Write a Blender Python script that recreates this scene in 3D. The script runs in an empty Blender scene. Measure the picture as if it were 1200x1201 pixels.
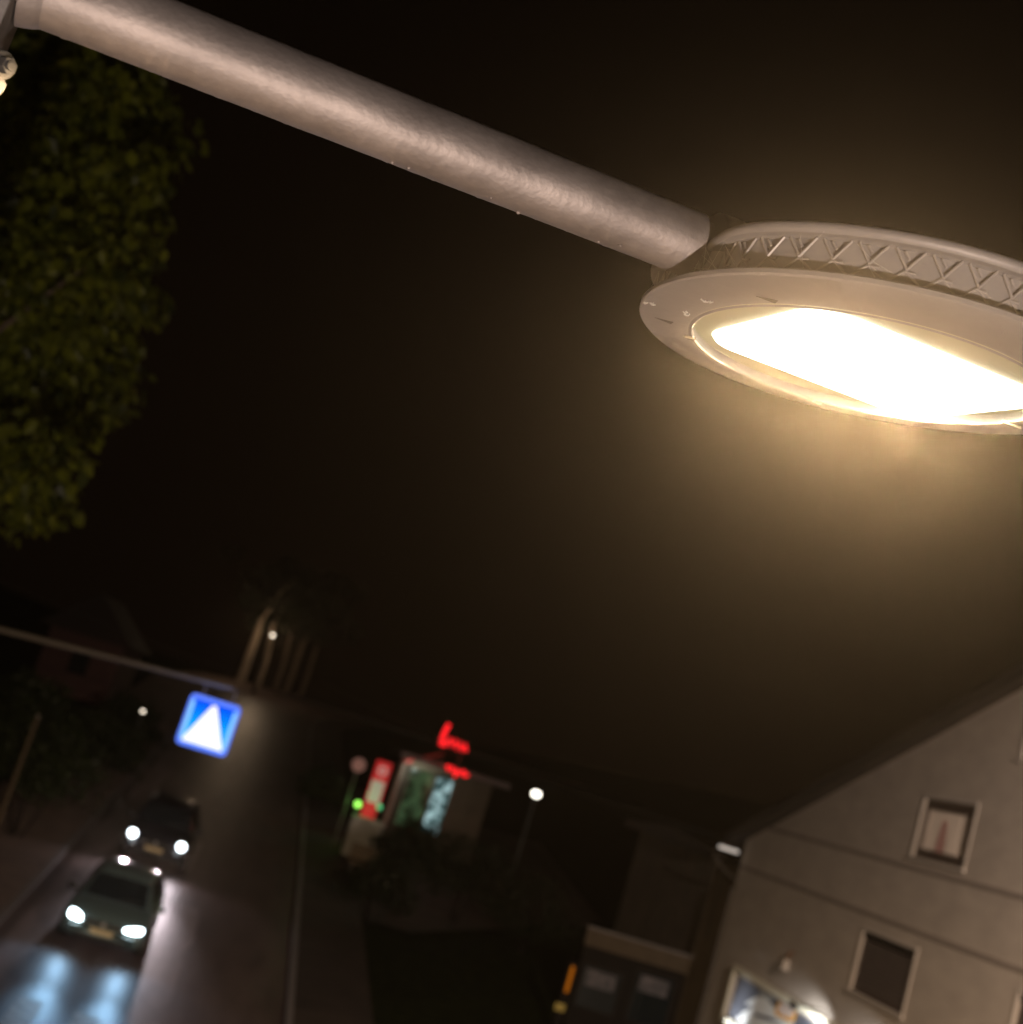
import bpy, math, random
from math import sin, cos, pi, radians, sqrt, atan2
from mathutils import Vector as V, Matrix, noise

random.seed(7)
scene = bpy.context.scene
col = scene.collection
PT = 1200.0            # width of the photograph the pixel measurements were taken on
F = 1500.0             # focal length in those pixels
CAM = V((0, 0, 6.8))
pitch, yaw, roll = radians(10.74), radians(7.24), radians(17.3)
fwd = V((sin(yaw)*cos(pitch), cos(yaw)*cos(pitch), sin(pitch)))
r0 = V((cos(yaw), -sin(yaw), 0)); u0 = r0.cross(fwd)
IX = r0*cos(roll) + u0*sin(roll)
IY = r0*sin(roll) - u0*cos(roll)
def ray(px, py): return fwd + IX*((px-600)/F) + IY*((py-600.5)/F)
def at(px, py, Y): r = ray(px, py); return CAM + r*(Y/r.y)
def onX(px, py, X): r = ray(px, py); return CAM + r*(X/r.x)

def ground(y, x=0):
    if y < 9: z = -1.75
    elif y < 15: t = (y-9)/6; z = -1.75 + 0.35*t*t
    elif y < 92: z = 0.1*(y-29)
    elif y < 104: t = (y-92)/12; z = 6.3 + 1.2*t - 0.6*t*t
    else: z = 6.9
    return z

# ------------------------------------------------------------------ objects
WL = {}
def tag(o, label=None, cat=None, group=None, kind=None):
    if label: o['label'] = label
    if cat: o['category'] = cat
    if group: o['group'] = group
    if kind: o['kind'] = kind
    return o
def thing(name, label, cat, loc, group=None):
    o = bpy.data.objects.new(name, None); col.objects.link(o)
    o.empty_display_size = 0.2
    o.location = loc; WL[o.name] = V(loc)
    return tag(o, label, cat, group)
class MB:
    def __init__(s): s.v = []; s.f = []; s.m = []; s.mi = 0
    def add(s, vs, fs):
        n = len(s.v); s.v += [V(p) for p in vs]
        for f in fs: s.f.append([i+n for i in f]); s.m.append(s.mi)
        return s
    def box(s, lo, hi, M=None):
        x0,y0,z0 = lo; x1,y1,z1 = hi
        vs = [V(p) for p in ((x0,y0,z0),(x1,y0,z0),(x1,y1,z0),(x0,y1,z0),(x0,y0,z1),(x1,y0,z1),(x1,y1,z1),(x0,y1,z1))]
        if M: vs = [M @ p for p in vs]
        return s.add(vs, [(3,2,1,0),(4,5,6,7),(0,1,5,4),(1,2,6,5),(2,3,7,6),(3,0,4,7)])
    def tube(s, pts, r, n=10, cap=True):
        pts = [V(p) for p in pts]; rs = r if isinstance(r, (list, tuple)) else [r]*len(pts)
        rings = []; base = len(s.v); up = None
        for i, p in enumerate(pts):
            d = (pts[min(i+1, len(pts)-1)] - pts[max(i-1, 0)]).normalized()
            if up is None:
                a = V((0,0,1)) if abs(d.z) < .9 else V((1,0,0)); up = (a - d*a.dot(d)).normalized()
            else: up = (up - d*up.dot(d)).normalized()
            w = d.cross(up)
            for k in range(n):
                t = 2*pi*k/n; s.v.append(p + (up*cos(t) + w*sin(t))*rs[i])
        for i in range(len(pts)-1):
            for k in range(n):
                a = base+i*n+k; b = base+i*n+(k+1)%n
                s.f.append([a, b, b+n, a+n]); s.m.append(s.mi)
        if cap:
            s.f.append([base+k for k in range(n)][::-1]); s.m.append(s.mi)
            s.f.append([base+(len(pts)-1)*n+k for k in range(n)]); s.m.append(s.mi)
        return s
    def grid(s, rows, close=False):
        n = len(rows[0]); base = len(s.v)
        for r in rows: s.v += [V(p) for p in r]
        for i in range(len(rows)-1):
            for k in range(n if close else n-1):
                a = base+i*n+k; b = base+i*n+(k+1)%n
                s.f.append([a, b, b+n, a+n]); s.m.append(s.mi)
        return s
    def prism(s, poly, d):
        d = V(d); n = len(poly); base = len(s.v)
        s.v += [V(p) for p in poly] + [V(p)+d for p in poly]
        s.f.append([base+i for i in range(n)][::-1]); s.m.append(s.mi)
        s.f.append([base+n+i for i in range(n)]); s.m.append(s.mi)
        for i in range(n):
            j = (i+1) % n; s.f.append([base+i, base+j, base+n+j, base+n+i]); s.m.append(s.mi)
        return s
    def ball(s, c, r, n=12, m=8, sc=(1,1,1)):
        c = V(c); rows = []
        for i in range(m+1):
            t = pi*i/m
            rows.append([c + V((sin(t)*cos(2*pi*k/n)*sc[0], sin(t)*sin(2*pi*k/n)*sc[1], cos(t)*sc[2]))*r for k in range(n)])
        return s.grid(rows, True)
def build(name, mb, mat, parent=None, smooth=False, bevel=0, sub=0, local=False):
    me = bpy.data.meshes.new(name)
    off = V((0,0,0)) if local else (WL[parent.name] if parent else V((0,0,0)))
    me.from_pydata([tuple(p-off) for p in mb.v], [], mb.f)
    mats = mat if isinstance(mat, list) else [mat]
    for m in mats: me.materials.append(m)
    if len(mats) > 1: me.polygons.foreach_set('material_index', mb.m)
    if smooth: me.polygons.foreach_set('use_smooth', [True]*len(me.polygons))
    me.update(); me.validate()
    o = bpy.data.objects.new(name, me); col.objects.link(o)
    if parent: o.parent = parent
    WL[o.name] = off
    if bevel:
        b = o.modifiers.new('bevel', 'BEVEL'); b.width = bevel; b.segments = 2; b.limit_method = 'ANGLE'
    if sub:
        b = o.modifiers.new('sub', 'SUBSURF'); b.levels = sub; b.render_levels = sub
    if smooth and not sub:
        try: me.set_sharp_from_angle(angle=radians(40))
        except Exception: pass
    return o
def kids(o): return [c for c in bpy.data.objects if c.parent == o]
def dup(o, loc=None, parent=None):
    c = o.copy(); col.objects.link(c); c.parent = parent
    if loc is not None: c.location = loc
    for k in kids(o): dup(k, None, c)
    return c

# ------------------------------------------------------------------ materials
def mat(name, color, rough=.6, metal=0, spec=None, emit=None, es=1, bump=0, bscale=20, var=0, vscale=4, coat=0, trans=0, c2=None, stretch=None):
    m = bpy.data.materials.new(name); m.use_nodes = True
    nt = m.node_tree; b = nt.nodes['Principled BSDF']
    b.inputs['Base Color'].default_value = (*color, 1); b.inputs['Roughness'].default_value = rough
    b.inputs['Metallic'].default_value = metal
    if spec is not None: b.inputs['Specular IOR Level'].default_value = spec
    if coat: b.inputs['Coat Weight'].default_value = coat; b.inputs['Coat Roughness'].default_value = .05
    if emit:
        b.inputs['Emission Color'].default_value = (*emit, 1); b.inputs['Emission Strength'].default_value = es
    tc = nt.nodes.new('ShaderNodeTexCoord')
    src = tc.outputs['Object']
    if stretch:
        mp = nt.nodes.new('ShaderNodeMapping'); mp.inputs['Scale'].default_value = stretch
        nt.links.new(src, mp.inputs['Vector']); src = mp.outputs['Vector']
    if var or c2:
        n = nt.nodes.new('ShaderNodeTexNoise'); n.inputs['Scale'].default_value = vscale; n.inputs['Detail'].default_value = 8
        n.inputs['Roughness'].default_value = .62
        nt.links.new(src, n.inputs['Vector'])
        r = nt.nodes.new('ShaderNodeValToRGB'); r.color_ramp.elements[0].position = .35; r.color_ramp.elements[1].position = .68
        k = c2 if c2 else tuple(c*(1-var) for c in color)
        r.color_ramp.elements[0].color = (*k, 1); r.color_ramp.elements[1].color = (*color, 1)
        nt.links.new(n.outputs['Fac'], r.inputs['Fac']); nt.links.new(r.outputs['Color'], b.inputs['Base Color'])
    if bump:
        n2 = nt.nodes.new('ShaderNodeTexNoise'); n2.inputs['Scale'].default_value = bscale; n2.inputs['Detail'].default_value = 6
        nt.links.new(src, n2.inputs['Vector'])
        bp = nt.nodes.new('ShaderNodeBump'); bp.inputs['Strength'].default_value = bump; bp.inputs['Distance'].default_value = .02
        nt.links.new(n2.outputs['Fac'], bp.inputs['Height']); nt.links.new(bp.outputs['Normal'], b.inputs['Normal'])
    return m
def emat(name, color, s):
    m = bpy.data.materials.new(name); m.use_nodes = True; nt = m.node_tree; nt.nodes.clear()
    e = nt.nodes.new('ShaderNodeEmission'); e.inputs['Color'].default_value = (*color, 1); e.inputs['Strength'].default_value = s
    o = nt.nodes.new('ShaderNodeOutputMaterial'); nt.links.new(e.outputs[0], o.inputs['Surface'])
    return m
def clear_glass(name, refl=.06, tint=(1,1,1)):
    m = bpy.data.materials.new(name); m.use_nodes = True; nt = m.node_tree; nt.nodes.clear()
    t = nt.nodes.new('ShaderNodeBsdfTransparent'); t.inputs[0].default_value = (*tint, 1)
    g = nt.nodes.new('ShaderNodeBsdfGlossy'); g.inputs['Roughness'].default_value = .04
    x = nt.nodes.new('ShaderNodeMixShader'); x.inputs[0].default_value = refl
    o = nt.nodes.new('ShaderNodeOutputMaterial')
    nt.links.new(t.outputs[0], x.inputs[1]); nt.links.new(g.outputs[0], x.inputs[2]); nt.links.new(x.outputs[0], o.inputs['Surface'])
    return m
def leaf_mat(name, ca, cb, tr=.35):
    m = bpy.data.materials.new(name); m.use_nodes = True; nt = m.node_tree; nt.nodes.clear()
    g = nt.nodes.new('ShaderNodeNewGeometry')
    r = nt.nodes.new('ShaderNodeValToRGB'); r.color_ramp.elements[0].color = (*ca, 1); r.color_ramp.elements[1].color = (*cb, 1)
    nt.links.new(g.outputs['Random Per Island'], r.inputs['Fac'])
    d = nt.nodes.new('ShaderNodeBsdfDiffuse'); t = nt.nodes.new('ShaderNodeBsdfTranslucent')
    nt.links.new(r.outputs[0], d.inputs[0]); nt.links.new(r.outputs[0], t.inputs[0])
    x = nt.nodes.new('ShaderNodeMixShader'); x.inputs[0].default_value = tr
    gl = nt.nodes.new('ShaderNodeBsdfGlossy'); gl.inputs['Roughness'].default_value = .45
    gl.inputs[0].default_value = (.5,.5,.5,1)
    x2 = nt.nodes.new('ShaderNodeMixShader'); x2.inputs[0].default_value = .04
    o = nt.nodes.new('ShaderNodeOutputMaterial')
    nt.links.new(d.outputs[0], x.inputs[1]); nt.links.new(t.outputs[0], x.inputs[2])
    nt.links.new(x.outputs[0], x2.inputs[1]); nt.links.new(gl.outputs[0], x2.inputs[2]); nt.links.new(x2.outputs[0], o.inputs['Surface'])
    return m

M = {}
M['galv'] = mat('galvanised steel', (.54,.485,.45), .60, .76, bump=.075, bscale=130, c2=(.37,.33,.305), vscale=13, stretch=(1,1,1))
M['mast'] = mat('mast steel', (.36,.34,.32), .6, .25, bump=.15, bscale=50, var=.2, vscale=12)
M['bolt'] = mat('zinc bolt', (.13,.125,.115), .5, .4)
M['cast'] = mat('painted cast aluminium', (.40,.37,.34), .5, .15, bump=.06, bscale=70, var=.12, vscale=9)
M['rib'] = mat('rib edge', (.46,.42,.38), .45, .15)
M['recess'] = mat('cream reflector', (.62,.60,.42), .5)
M['gasket'] = mat('rubber gasket', (.16,.14,.11), .7)
M['lens'] = clear_glass('lamp cover glass', .05, (.99,1,.95))
M['led'] = emat('led panel', (1,.92,.80), 14)
M['ledge'] = emat('led panel edge', (1,.93,.76), 7)
M['web'] = mat('cobweb', (.7,.68,.62), .6)
M['drop'] = clear_glass('water drop', .4, (.8,.8,.8))
M['asphalt'] = mat('asphalt', (.108,.076,.068), .48, bump=.35, bscale=9, c2=(.062,.042,.038), vscale=1.1, stretch=(1.6,.35,1))
M['patch'] = mat('pale strip asphalt', (.20,.155,.15), .5, bump=.3, bscale=12, c2=(.085,.062,.056), vscale=1.4, stretch=(1,.25,1))
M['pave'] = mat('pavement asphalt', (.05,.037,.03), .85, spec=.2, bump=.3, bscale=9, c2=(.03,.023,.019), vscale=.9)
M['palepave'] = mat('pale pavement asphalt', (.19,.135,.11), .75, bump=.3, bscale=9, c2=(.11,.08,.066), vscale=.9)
M['kerb'] = mat('granite kerb', (.17,.15,.145), .7, bump=.2, bscale=14, var=.3, vscale=5)
M['paint'] = mat('road paint', (.42,.38,.34), .6, bump=.2, bscale=30, c2=(.08,.075,.07), vscale=6)
M['grass'] = mat('grass', (.020,.024,.008), 1, spec=.05, bump=.9, bscale=30, c2=(.006,.007,.003), vscale=3)
M['plaster'] = mat('roughcast plaster', (.42,.36,.30), .95, bump=.6, bscale=22, c2=(.35,.30,.25), vscale=1.2, stretch=(1,1,2.2))
M['band'] = mat('string course', (.22,.18,.15), .9, var=.2, vscale=5)
M['trim'] = mat('window surround', (.42,.37,.32), .85, bump=.15, bscale=30, var=.12, vscale=4)
M['brownwood'] = mat('brown window frame', (.055,.035,.025), .6, bump=.2, bscale=30, stretch=(1,1,6), var=.2)
M['verge'] = mat('brown verge board', (.009,.006,.004), .75, bump=.3, bscale=20, var=.4, vscale=3)
M['tile'] = mat('roof tile', (.02,.013,.01), .85, bump=.6, bscale=18, var=.4, vscale=3)
M['curtain'] = mat('curtain', (.75,.64,.54), .9, var=.25, vscale=9, stretch=(1,1,.1))
M['pinkcloth'] = mat('pink curtain', (.62,.34,.30), .9)
M['glass'] = clear_glass('window glass', .07)
M['shutter'] = mat('roller shutter', (.085,.065,.055), .6, var=.2)
M['pipe'] = mat('downpipe brown', (.055,.042,.03), .5, .2, var=.2)
M['zinc'] = mat('white gutter metal', (.80,.74,.68), .45, var=.1)
M['cream'] = mat('cream sign frame', (.74,.70,.55), .55, var=.08)
M['board'] = mat('blue grey board', (.13,.14,.17), .5, var=.2, vscale=2)
M['white'] = mat('white print', (.85,.87,.85), .55)
M['orange'] = mat('orange print', (.85,.42,.04), .55)
M['pinkp'] = mat('pale print', (.75,.62,.55), .55)
M['black'] = mat('black metal', (.02,.02,.02), .5)
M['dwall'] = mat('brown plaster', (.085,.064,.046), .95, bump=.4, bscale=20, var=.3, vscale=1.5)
M['fascia'] = mat('beige fascia', (.085,.065,.045), .9, spec=.1, var=.2, vscale=2)
M['dark'] = mat('dark shopfront', (.012,.010,.009), .9, spec=.1)
M['greyp'] = mat('grey panel', (.026,.022,.02), .9, spec=.1, var=.3, vscale=3)
M['redwall'] = mat('reddish plaster', (.09,.045,.042), .95, bump=.4, bscale=16, var=.3)
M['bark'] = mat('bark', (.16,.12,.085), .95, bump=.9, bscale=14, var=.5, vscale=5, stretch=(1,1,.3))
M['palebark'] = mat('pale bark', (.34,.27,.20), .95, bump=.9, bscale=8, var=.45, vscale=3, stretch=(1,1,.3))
M['leafa'] = leaf_mat('yellow green leaves', (.03,.045,.006), (.22,.25,.018))
M['leafb'] = leaf_mat('dark leaves', (.012,.02,.006), (.035,.05,.012))
M['hedge'] = leaf_mat('hedge leaves', (.008,.012,.005), (.02,.026,.01))
M['post'] = mat('grey post', (.22,.205,.185), .5, .3, var=.2)
M['tyre'] = mat('tyre', (.02,.02,.02), .9)
M['rim'] = mat('alloy', (.45,.45,.46), .35, .8)
M['cglass'] = mat('car glass', (.01,.014,.016), .06, spec=.8)
M['plate'] = mat('number plate', (.60,.50,.30), .5)
M['cara'] = mat('dark teal car paint', (.14,.205,.215), .32, .3, coat=.7)
M['carb'] = mat('black car paint', (.012,.012,.016), .32, .2, coat=.6)
M['trimb'] = mat('black plastic', (.015,.015,.016), .6)
M['hl'] = emat('headlamp glow', (.80,.95,1), 14)
M['hl2'] = emat('headlamp glow round', (.86,.95,1), 9)
M['white_e'] = emat('lamp globe warm', (1,.93,.80), 5)
M['far_e'] = emat('far lamp', (1,.86,.68), 4.5)
M['sig_w'] = emat('sign white', (1,1,1), 1.6)
M['sig_tri'] = emat('sign triangle', (1,.97,.95), 1.25)
M['neon'] = emat('red neon', (1,.015,.02), 1.5)
M['green_e'] = emat('green lamp', (.35,1,.12), 2.2)
M['green2'] = emat('green lamp dim', (.16,.75,.28), .8)
M['orange_e'] = emat('orange lit tube', (1,.27,.01), .30)
M['yell_e'] = emat('yellow lit', (.6,.36,.08), .28)

# ------------------------------------------------------------------ SETTING
mb = MB()
ys = [-60,-20,0,5,9,10,11,12,13,14,15]+[15+3*i for i in range(1,26)]+[92,94,96,98,100,102,104,110,130,170,240,400]
xs = [-300,-120,-60,-30,-15,-8,-4,0,4,8,15,30,60,120,300]
mb.grid([[(x, y, ground(y)-.03 + (0 if abs(x) < 30 else (abs(x)-30)*.10)) for x in xs] for y in ys])
tag(build('ground', mb, M['grass'], smooth=True), kind='structure')

# road centre line: straight, then bending right at the crest
path = []
y = 12.0; p = V((-.95, -40, 0)); a = 0
pts2 = [(-.95, yy) for yy in [-60,-30,-10,0,5,9,10,11,12,13,14,15]+[15+3*i for i in range(1,24)]]
x, y = -.95, 84.0; a = 0
for i in range(30):
    pts2.append((x, y)); a = min(a+.075, 1.35); x += sin(a)*1.6; y += cos(a)*1.6
def strip(o0, o1, dz, ydom=None, flat=0):
    rows = []
    for i, (x, y) in enumerate(pts2):
        if ydom and not (ydom[0] <= y <= ydom[1]): continue
        x2, y2 = pts2[min(i+1, len(pts2)-1)]; x1, y1 = pts2[max(i-1, 0)]
        d = V((x2-x1, y2-y1, 0)).normalized(); n = V((d.y, -d.x, 0))
        a = V((x, y, 0)) + n*o0; b = V((x, y, 0)) + n*o1
        a.z = ground(a.y)+dz; b.z = ground(b.y)+dz
        rows.append([a, b])
    return rows
mb = MB().grid(strip(-3.30, 3.30, .0))
tag(build('road', mb, M['asphalt']), kind='structure')
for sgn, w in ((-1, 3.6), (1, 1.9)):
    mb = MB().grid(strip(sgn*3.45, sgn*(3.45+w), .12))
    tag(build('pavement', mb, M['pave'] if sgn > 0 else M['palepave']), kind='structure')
mb = MB()
for sgn in (-1, 1):
    t = strip(sgn*3.30, sgn*3.45, .125); lo = strip(sgn*3.30, sgn*3.30, -.05)
    rows = [[l[0], q[0], q[1]] for l, q in zip(lo, t)]
    mb.grid(rows)
tag(build('kerb', mb, M['kerb']), kind='structure')
# pale asphalt strips along the lanes, centre line and crossing bars
mb = MB()
def flat_patch(mb, x0, x1, y0, y1, dz, wob=0, n=1):
    rows = []
    k = max(2, int((y1-y0)/.6))
    for i in range(k+1):
        yy = y0+(y1-y0)*i/k
        w = wob*(noise.noise(V((x0, yy*.8, 3)))); w2 = wob*(noise.noise(V((x1, yy*.7, 9))))
        rows.append([(x0+w, yy, ground(yy)+dz), (x1+w2, yy, ground(yy)+dz)])
    mb.grid(rows)
flat_patch(mb, -.95, -.15, 27.2, 36.5, .004, .18)
flat_patch(mb, -3.95, -3.2, 26, 60, .004, .12)
tag(build('asphalt_patch', mb, M['patch']), kind='structure')
mb = MB()
for i in range(6):
    flat_patch(mb, -1.0, -.86, 40+i*9, 44+i*9, .008)
for i in range(6):
    x0 = -4.05+i*1.12
    flat_patch(mb, x0, x0+.5, 22.6, 27.2, .008)
tag(build('road_markings', mb, M['paint']), kind='structure')
# manhole-like bright specks in the lane are small reflective studs
# forecourt of the kiosk
mb = MB(); rows = []
for yy in [40+2*i for i in range(13)]:
    rows.append([(4.45, yy, ground(yy)+.10), (4.45+min(10, 1.5+(yy-40)*.9), yy, ground(yy)+.10)])
mb.grid(rows); tag(build('forecourt', mb, M['pave']), kind='structure')

# ------------------------------------------------------------------ FOREGROUND STREET LAMP
c = CAM + V((0.55667687, 1.44797955, 0.5993368))
e1 = V((0.97688346, 0.20423741, 0.06313307)).normalized()
n = V((-0.04463034, -0.09396856, 0.9945743)); n = (n - e1*n.dot(e1)).normalized()
e2 = n.cross(e1)
def L(x, y, z): return c + e1*x + e2*y + n*z
AE = CAM + V((0.28933601, 1.3996424, 0.64401623))     # arm end
AL = CAM + V((-0.4419823, 1.24674539, 0.58805531))    # arm root
ad = (AE-AL).normalized()
mast_c = AL - ad*.095
mast_g = ground(mast_c.y)
lamp = thing('street_lamp', 'large round LED street lamp glowing warm white on a thick grey tube arm, close overhead', 'street lamp', (mast_c.x, mast_c.y, mast_g))
mb = MB().tube([(mast_c.x, mast_c.y, mast_g), (mast_c.x, mast_c.y, AL.z+.55)], [.085, .066], 8)
build('pole', mb, M['mast'], lamp, bevel=.004)
# bracket box clasping the mast + weld collar
ax = ad.copy(); ax.z = 0; ax.normalize(); ay = V((-ax.y, ax.x, 0)); az = V((0,0,1))
Mx = Matrix(((ax.x, ay.x, 0, AL.x-.017*ax.x), (ax.y, ay.y, 0, AL.y-.017*ax.y), (0,0,1,AL.z), (0,0,0,1)))
mb = MB().box((-.012,-.052,-.165), (0,.052,.12), Mx).box((-.10,-.052,-.165), (-.012,-.040,.12), Mx).box((-.10,.040,-.165), (-.012,.052,.12), Mx)
br = build('bracket', mb, M['mast'], lamp, bevel=.002)
mb = MB().tube([AL-ad*.018, AL-ad*.010, AL-ad*.002, AL+ad*.004], [.0445,.043,.041,.0385], 40)
build('weld_collar', mb, M['galv'], lamp, smooth=True)
def bolt(p, d, R=.0085, l=.018):
    d = V(d).normalized(); mb = MB()
    mb.tube([p, p+d*.003], R*1.55, 24)
    mb.tube([p+d*.003, p+d*.003+d*R*1.1], R, 6)
    mb.tube([p+d*(.003+R*1.1), p+d*(.003+R*1.1+l*.22)], R*.55, 14)
    return mb
for q, dp in (((13, 80), 1.205), ((0, 101), 1.20)):
    pp = CAM + ray(*q)*dp
    build('bolt', bolt(pp-ad*.008, ad - V((0,.9,.2)), .0085, .010), M['bolt'], lamp, bevel=.0006)
# arm tube, slightly uneven galvanising along it
mb = MB(); rows = []
NS = 260; NR = 72
side = ad.cross(V((0,0,1))).normalized(); upv = side.cross(ad)
r_arm = .0382
for i in range(NS+1):
    s = i/NS; p = AL.lerp(AE, s) ; row = []
    for k in range(NR):
        t = 2*pi*k/NR
        q = side*cos(t)+upv*sin(t)
        nz = noise.noise(V((s*22, cos(t)*1.6, sin(t)*1.6)))*.00030 + noise.noise(V((s*120, cos(t)*5, sin(t)*5)))*.00007
        dn = -sin(t)
        if dn > .1: nz += max(0, noise.noise(V((s*95, t*1.1, 7)))-.22)*.0016*(dn-.1)
        row.append(p + q*(r_arm+nz))
    rows.append(row)
mb.grid(rows, True)
# rolled inner lip at the open end
mb.grid([rows[-1], [AE+(v-AE)*.93+ad*.001 for v in rows[-1]], [AE+(v-AE)*.93-ad*.05 for v in rows[-1]]], True)
build('arm', mb, M['galv'], lamp, smooth=True)
mb = MB()
random.seed(3)
for s in (.505,.53,.66,.71,.845,.875):
    p = AL.lerp(AE, s) - upv*(r_arm+.0002) + side*random.uniform(-.006,.010)
    build('water_drop', MB().ball(p, random.uniform(.0011,.0022), 8, 6, (1.3,1,1.1)), M['galv'], lamp, smooth=True)

RA, RB = .2923, .3029
def nk(t): return 1-.10*math.exp(-(((t % (2*pi))-pi)/.26)**2)
def ovalrow(fa, z, N=160, fb=None, cx=0, cy=0):
    fb = fa if fb is None else fb
    return [L(cx+RA*fa*cos(2*pi*k/N)*(nk(2*pi*k/N) if z > .0095 else 1), cy+RB*fb*sin(2*pi*k/N), z) for k in range(N)]
def orow(a, b, z, cx=0, cy=0, N=160):
    return [L(cx+a*cos(2*pi*k/N), cy+b*sin(2*pi*k/N), z) for k in range(N)]
GX, GY, GA, GB = .013, .027, .2249, .2287
head = thing('dummy', None, None, (0,0,0)) if False else None
# ring plate of the luminaire
mb = MB()
mb.grid([ovalrow(.95,.0094), ovalrow(.99,.0094), ovalrow(1.0,.007), ovalrow(1.0,.002), ovalrow(.992,0), orow(GA*1.02,GB*1.02,0,GX,GY), orow(GA*1.005,GB*1.005,.0012,GX,GY), orow(GA,GB,.004,GX,GY), orow(GA,GB,.014,GX,GY)], True)
hd = build('housing', mb, M['cast'], lamp, smooth=True)
mb = MB()
mb.grid([ovalrow(.95,.010), ovalrow(.925,.012), ovalrow(.925,.050), ovalrow(.95,.0515)], True)
build('side_wall', mb, M['cast'], hd, smooth=True)
mb = MB()
mb.grid([ovalrow(.93,.0515), ovalrow(.985,.0505), ovalrow(.996,.053), ovalrow(1.0,.057), ovalrow(.996,.061), ovalrow(.985,.0635), ovalrow(.80,.072), ovalrow(.4,.080), ovalrow(.02,.082)], True)
build('top_cover', mb, M['cast'], hd, smooth=True)
# lattice ribs around the wall
mb = MB(); NZ = 46
def W(t, z, fr): return L(RA*fr*cos(t)*nk(t), RB*fr*sin(t), z)
for k in range(NZ):
    t0 = 2*pi*k/NZ; tm = t0+pi/NZ; t1 = t0+2*pi/NZ; g = .10*2*pi/NZ
    if abs(((t0+pi/NZ) % (2*pi))-pi) < .16: continue
    for (ta, za, tb, zb) in ((t0+g,.0505,tm,.029), (tm,.029,t1-g,.0505)):
        mb.tube([W(ta,za,.938), W(tb,zb,.938)], .0016, 6)
    for (ta, za, tb, zb) in ((t0,.0125,tm,.0285), (tm,.0285,t1,.0125)):
        mb.tube([W(ta,za,.930), W(tb,zb,.930)], .0015, 6)
    mb.tube([W(tm-g*1.4,.0480,.934), W(tm+g*.2,.040,.934)], .0016, 6)
    mb.tube([W(tm-g*.6,.0268,.932), W(tm+g*2.8,.0268,.932)], .0012, 6)
build('rib', mb, M['rib'], hd, smooth=True)
# recessed plate
mb = MB()
mb.grid([orow(GA,GB,.013,GX,GY), orow(GA*.5,GB*.5,.0135,GX,GY), orow(.002,.002,.0135,GX,GY)], True)
build('reflector', mb, M['recess'], hd, smooth=True)
mb = MB()
mb.grid([orow(GA*1.012,GB*1.012,-.0006,GX,GY), orow(GA*.992,GB*.992,-.0016,GX,GY), orow(GA*.985,GB*.985,-.0006,GX,GY)], True)
build('gasket', mb, M['cast'], hd, smooth=True)
mb = MB()
mb.grid([orow(GA*.99,GB*.99,.0015,GX,GY), orow(GA*.5,GB*.5,.0015,GX,GY), orow(.002,.002,.0015,GX,GY)], True)
build('cover_glass', mb, M['lens'], hd)
# LED panel, rounded rectangle
def rr(hx, hy, r, z, cx, cy, N=12):
    out = []
    for (sx, sy, a0) in ((1,1,0),(-1,1,pi/2),(-1,-1,pi),(1,-1,3*pi/2)):
        for k in range(N+1):
            t = a0+pi/2*k/N; out.append(L(cx+sx*(hx-r)+r*cos(t), cy+sy*(hy-r)+r*sin(t), z))
    return out
PX, PY = .036, .047
mb = MB(); o_ = rr(.178,.143,.055,.0085,PX,PY); mb.v += o_; mb.f.append(list(range(len(o_)))); mb.m.append(0)
o2 = rr(.182,.147,.058,.0128,PX,PY)
ledo = build('led_panel', mb, M['led'], hd)
mb = MB(); mb.grid([[v for v in o_], o2], True); build('panel_edge', mb, M['ledge'], hd)
# small clips, wasp-like dirt and screws on the ring
def clip(x, y, a, l=.02, w=.007):
    d = V((cos(a), sin(a))); q = V((-d.y, d.x)); pts = []
    for (s, t) in ((-l/2,-w*.25),(l/2,-w),(l/2,w),(-l/2,w*.25)):
        pts.append(L(x+d.x*s+q.x*t, y+d.y*s+q.y*t, -.0004))
    return MB().prism(pts, -n*.0035)
build('clip', clip(-.168,.167,-.35,.016,.0045), M['gasket'], hd)
build('clip', clip(.24,.013,.1,.03,.006), M['post'], hd)
mb = MB()
for (x, y, a) in ((-.223,.139,-.2),(-.206,-.084,-.3)):
    d = V((cos(a), sin(a))); q = V((-d.y, d.x))
    mb = MB().prism([L(x-d.x*.012,y-d.y*.012,-.0006), L(x+d.x*.012+q.x*.006,y+d.y*.012+q.y*.006,-.0006), L(x+d.x*.012-q.x*.006,y+d.y*.012-q.y*.006,-.0006)], -n*.0006)
    build('arrow_mark', mb, M['gasket'], hd)
random.seed(11)
mb = MB()
for (x, y) in ((-.228,.071),(-.222,.078),(-.24,.001),(-.273,.094),(-.266,.088),(.086,.246),(.095,.248),(-.234,-.004)):
    mb = MB()
    for k in range(3):
        a = random.uniform(0, pi); d = V((cos(a), sin(a)))*random.uniform(.002,.006)
        mb.tube([L(x-d.x,y-d.y,-.001), L(x,y,-.003), L(x+d.x+.001,y+d.y,-.001)], .0008, 5)
    build('dead_insect', mb, M['web'], hd)
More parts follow.
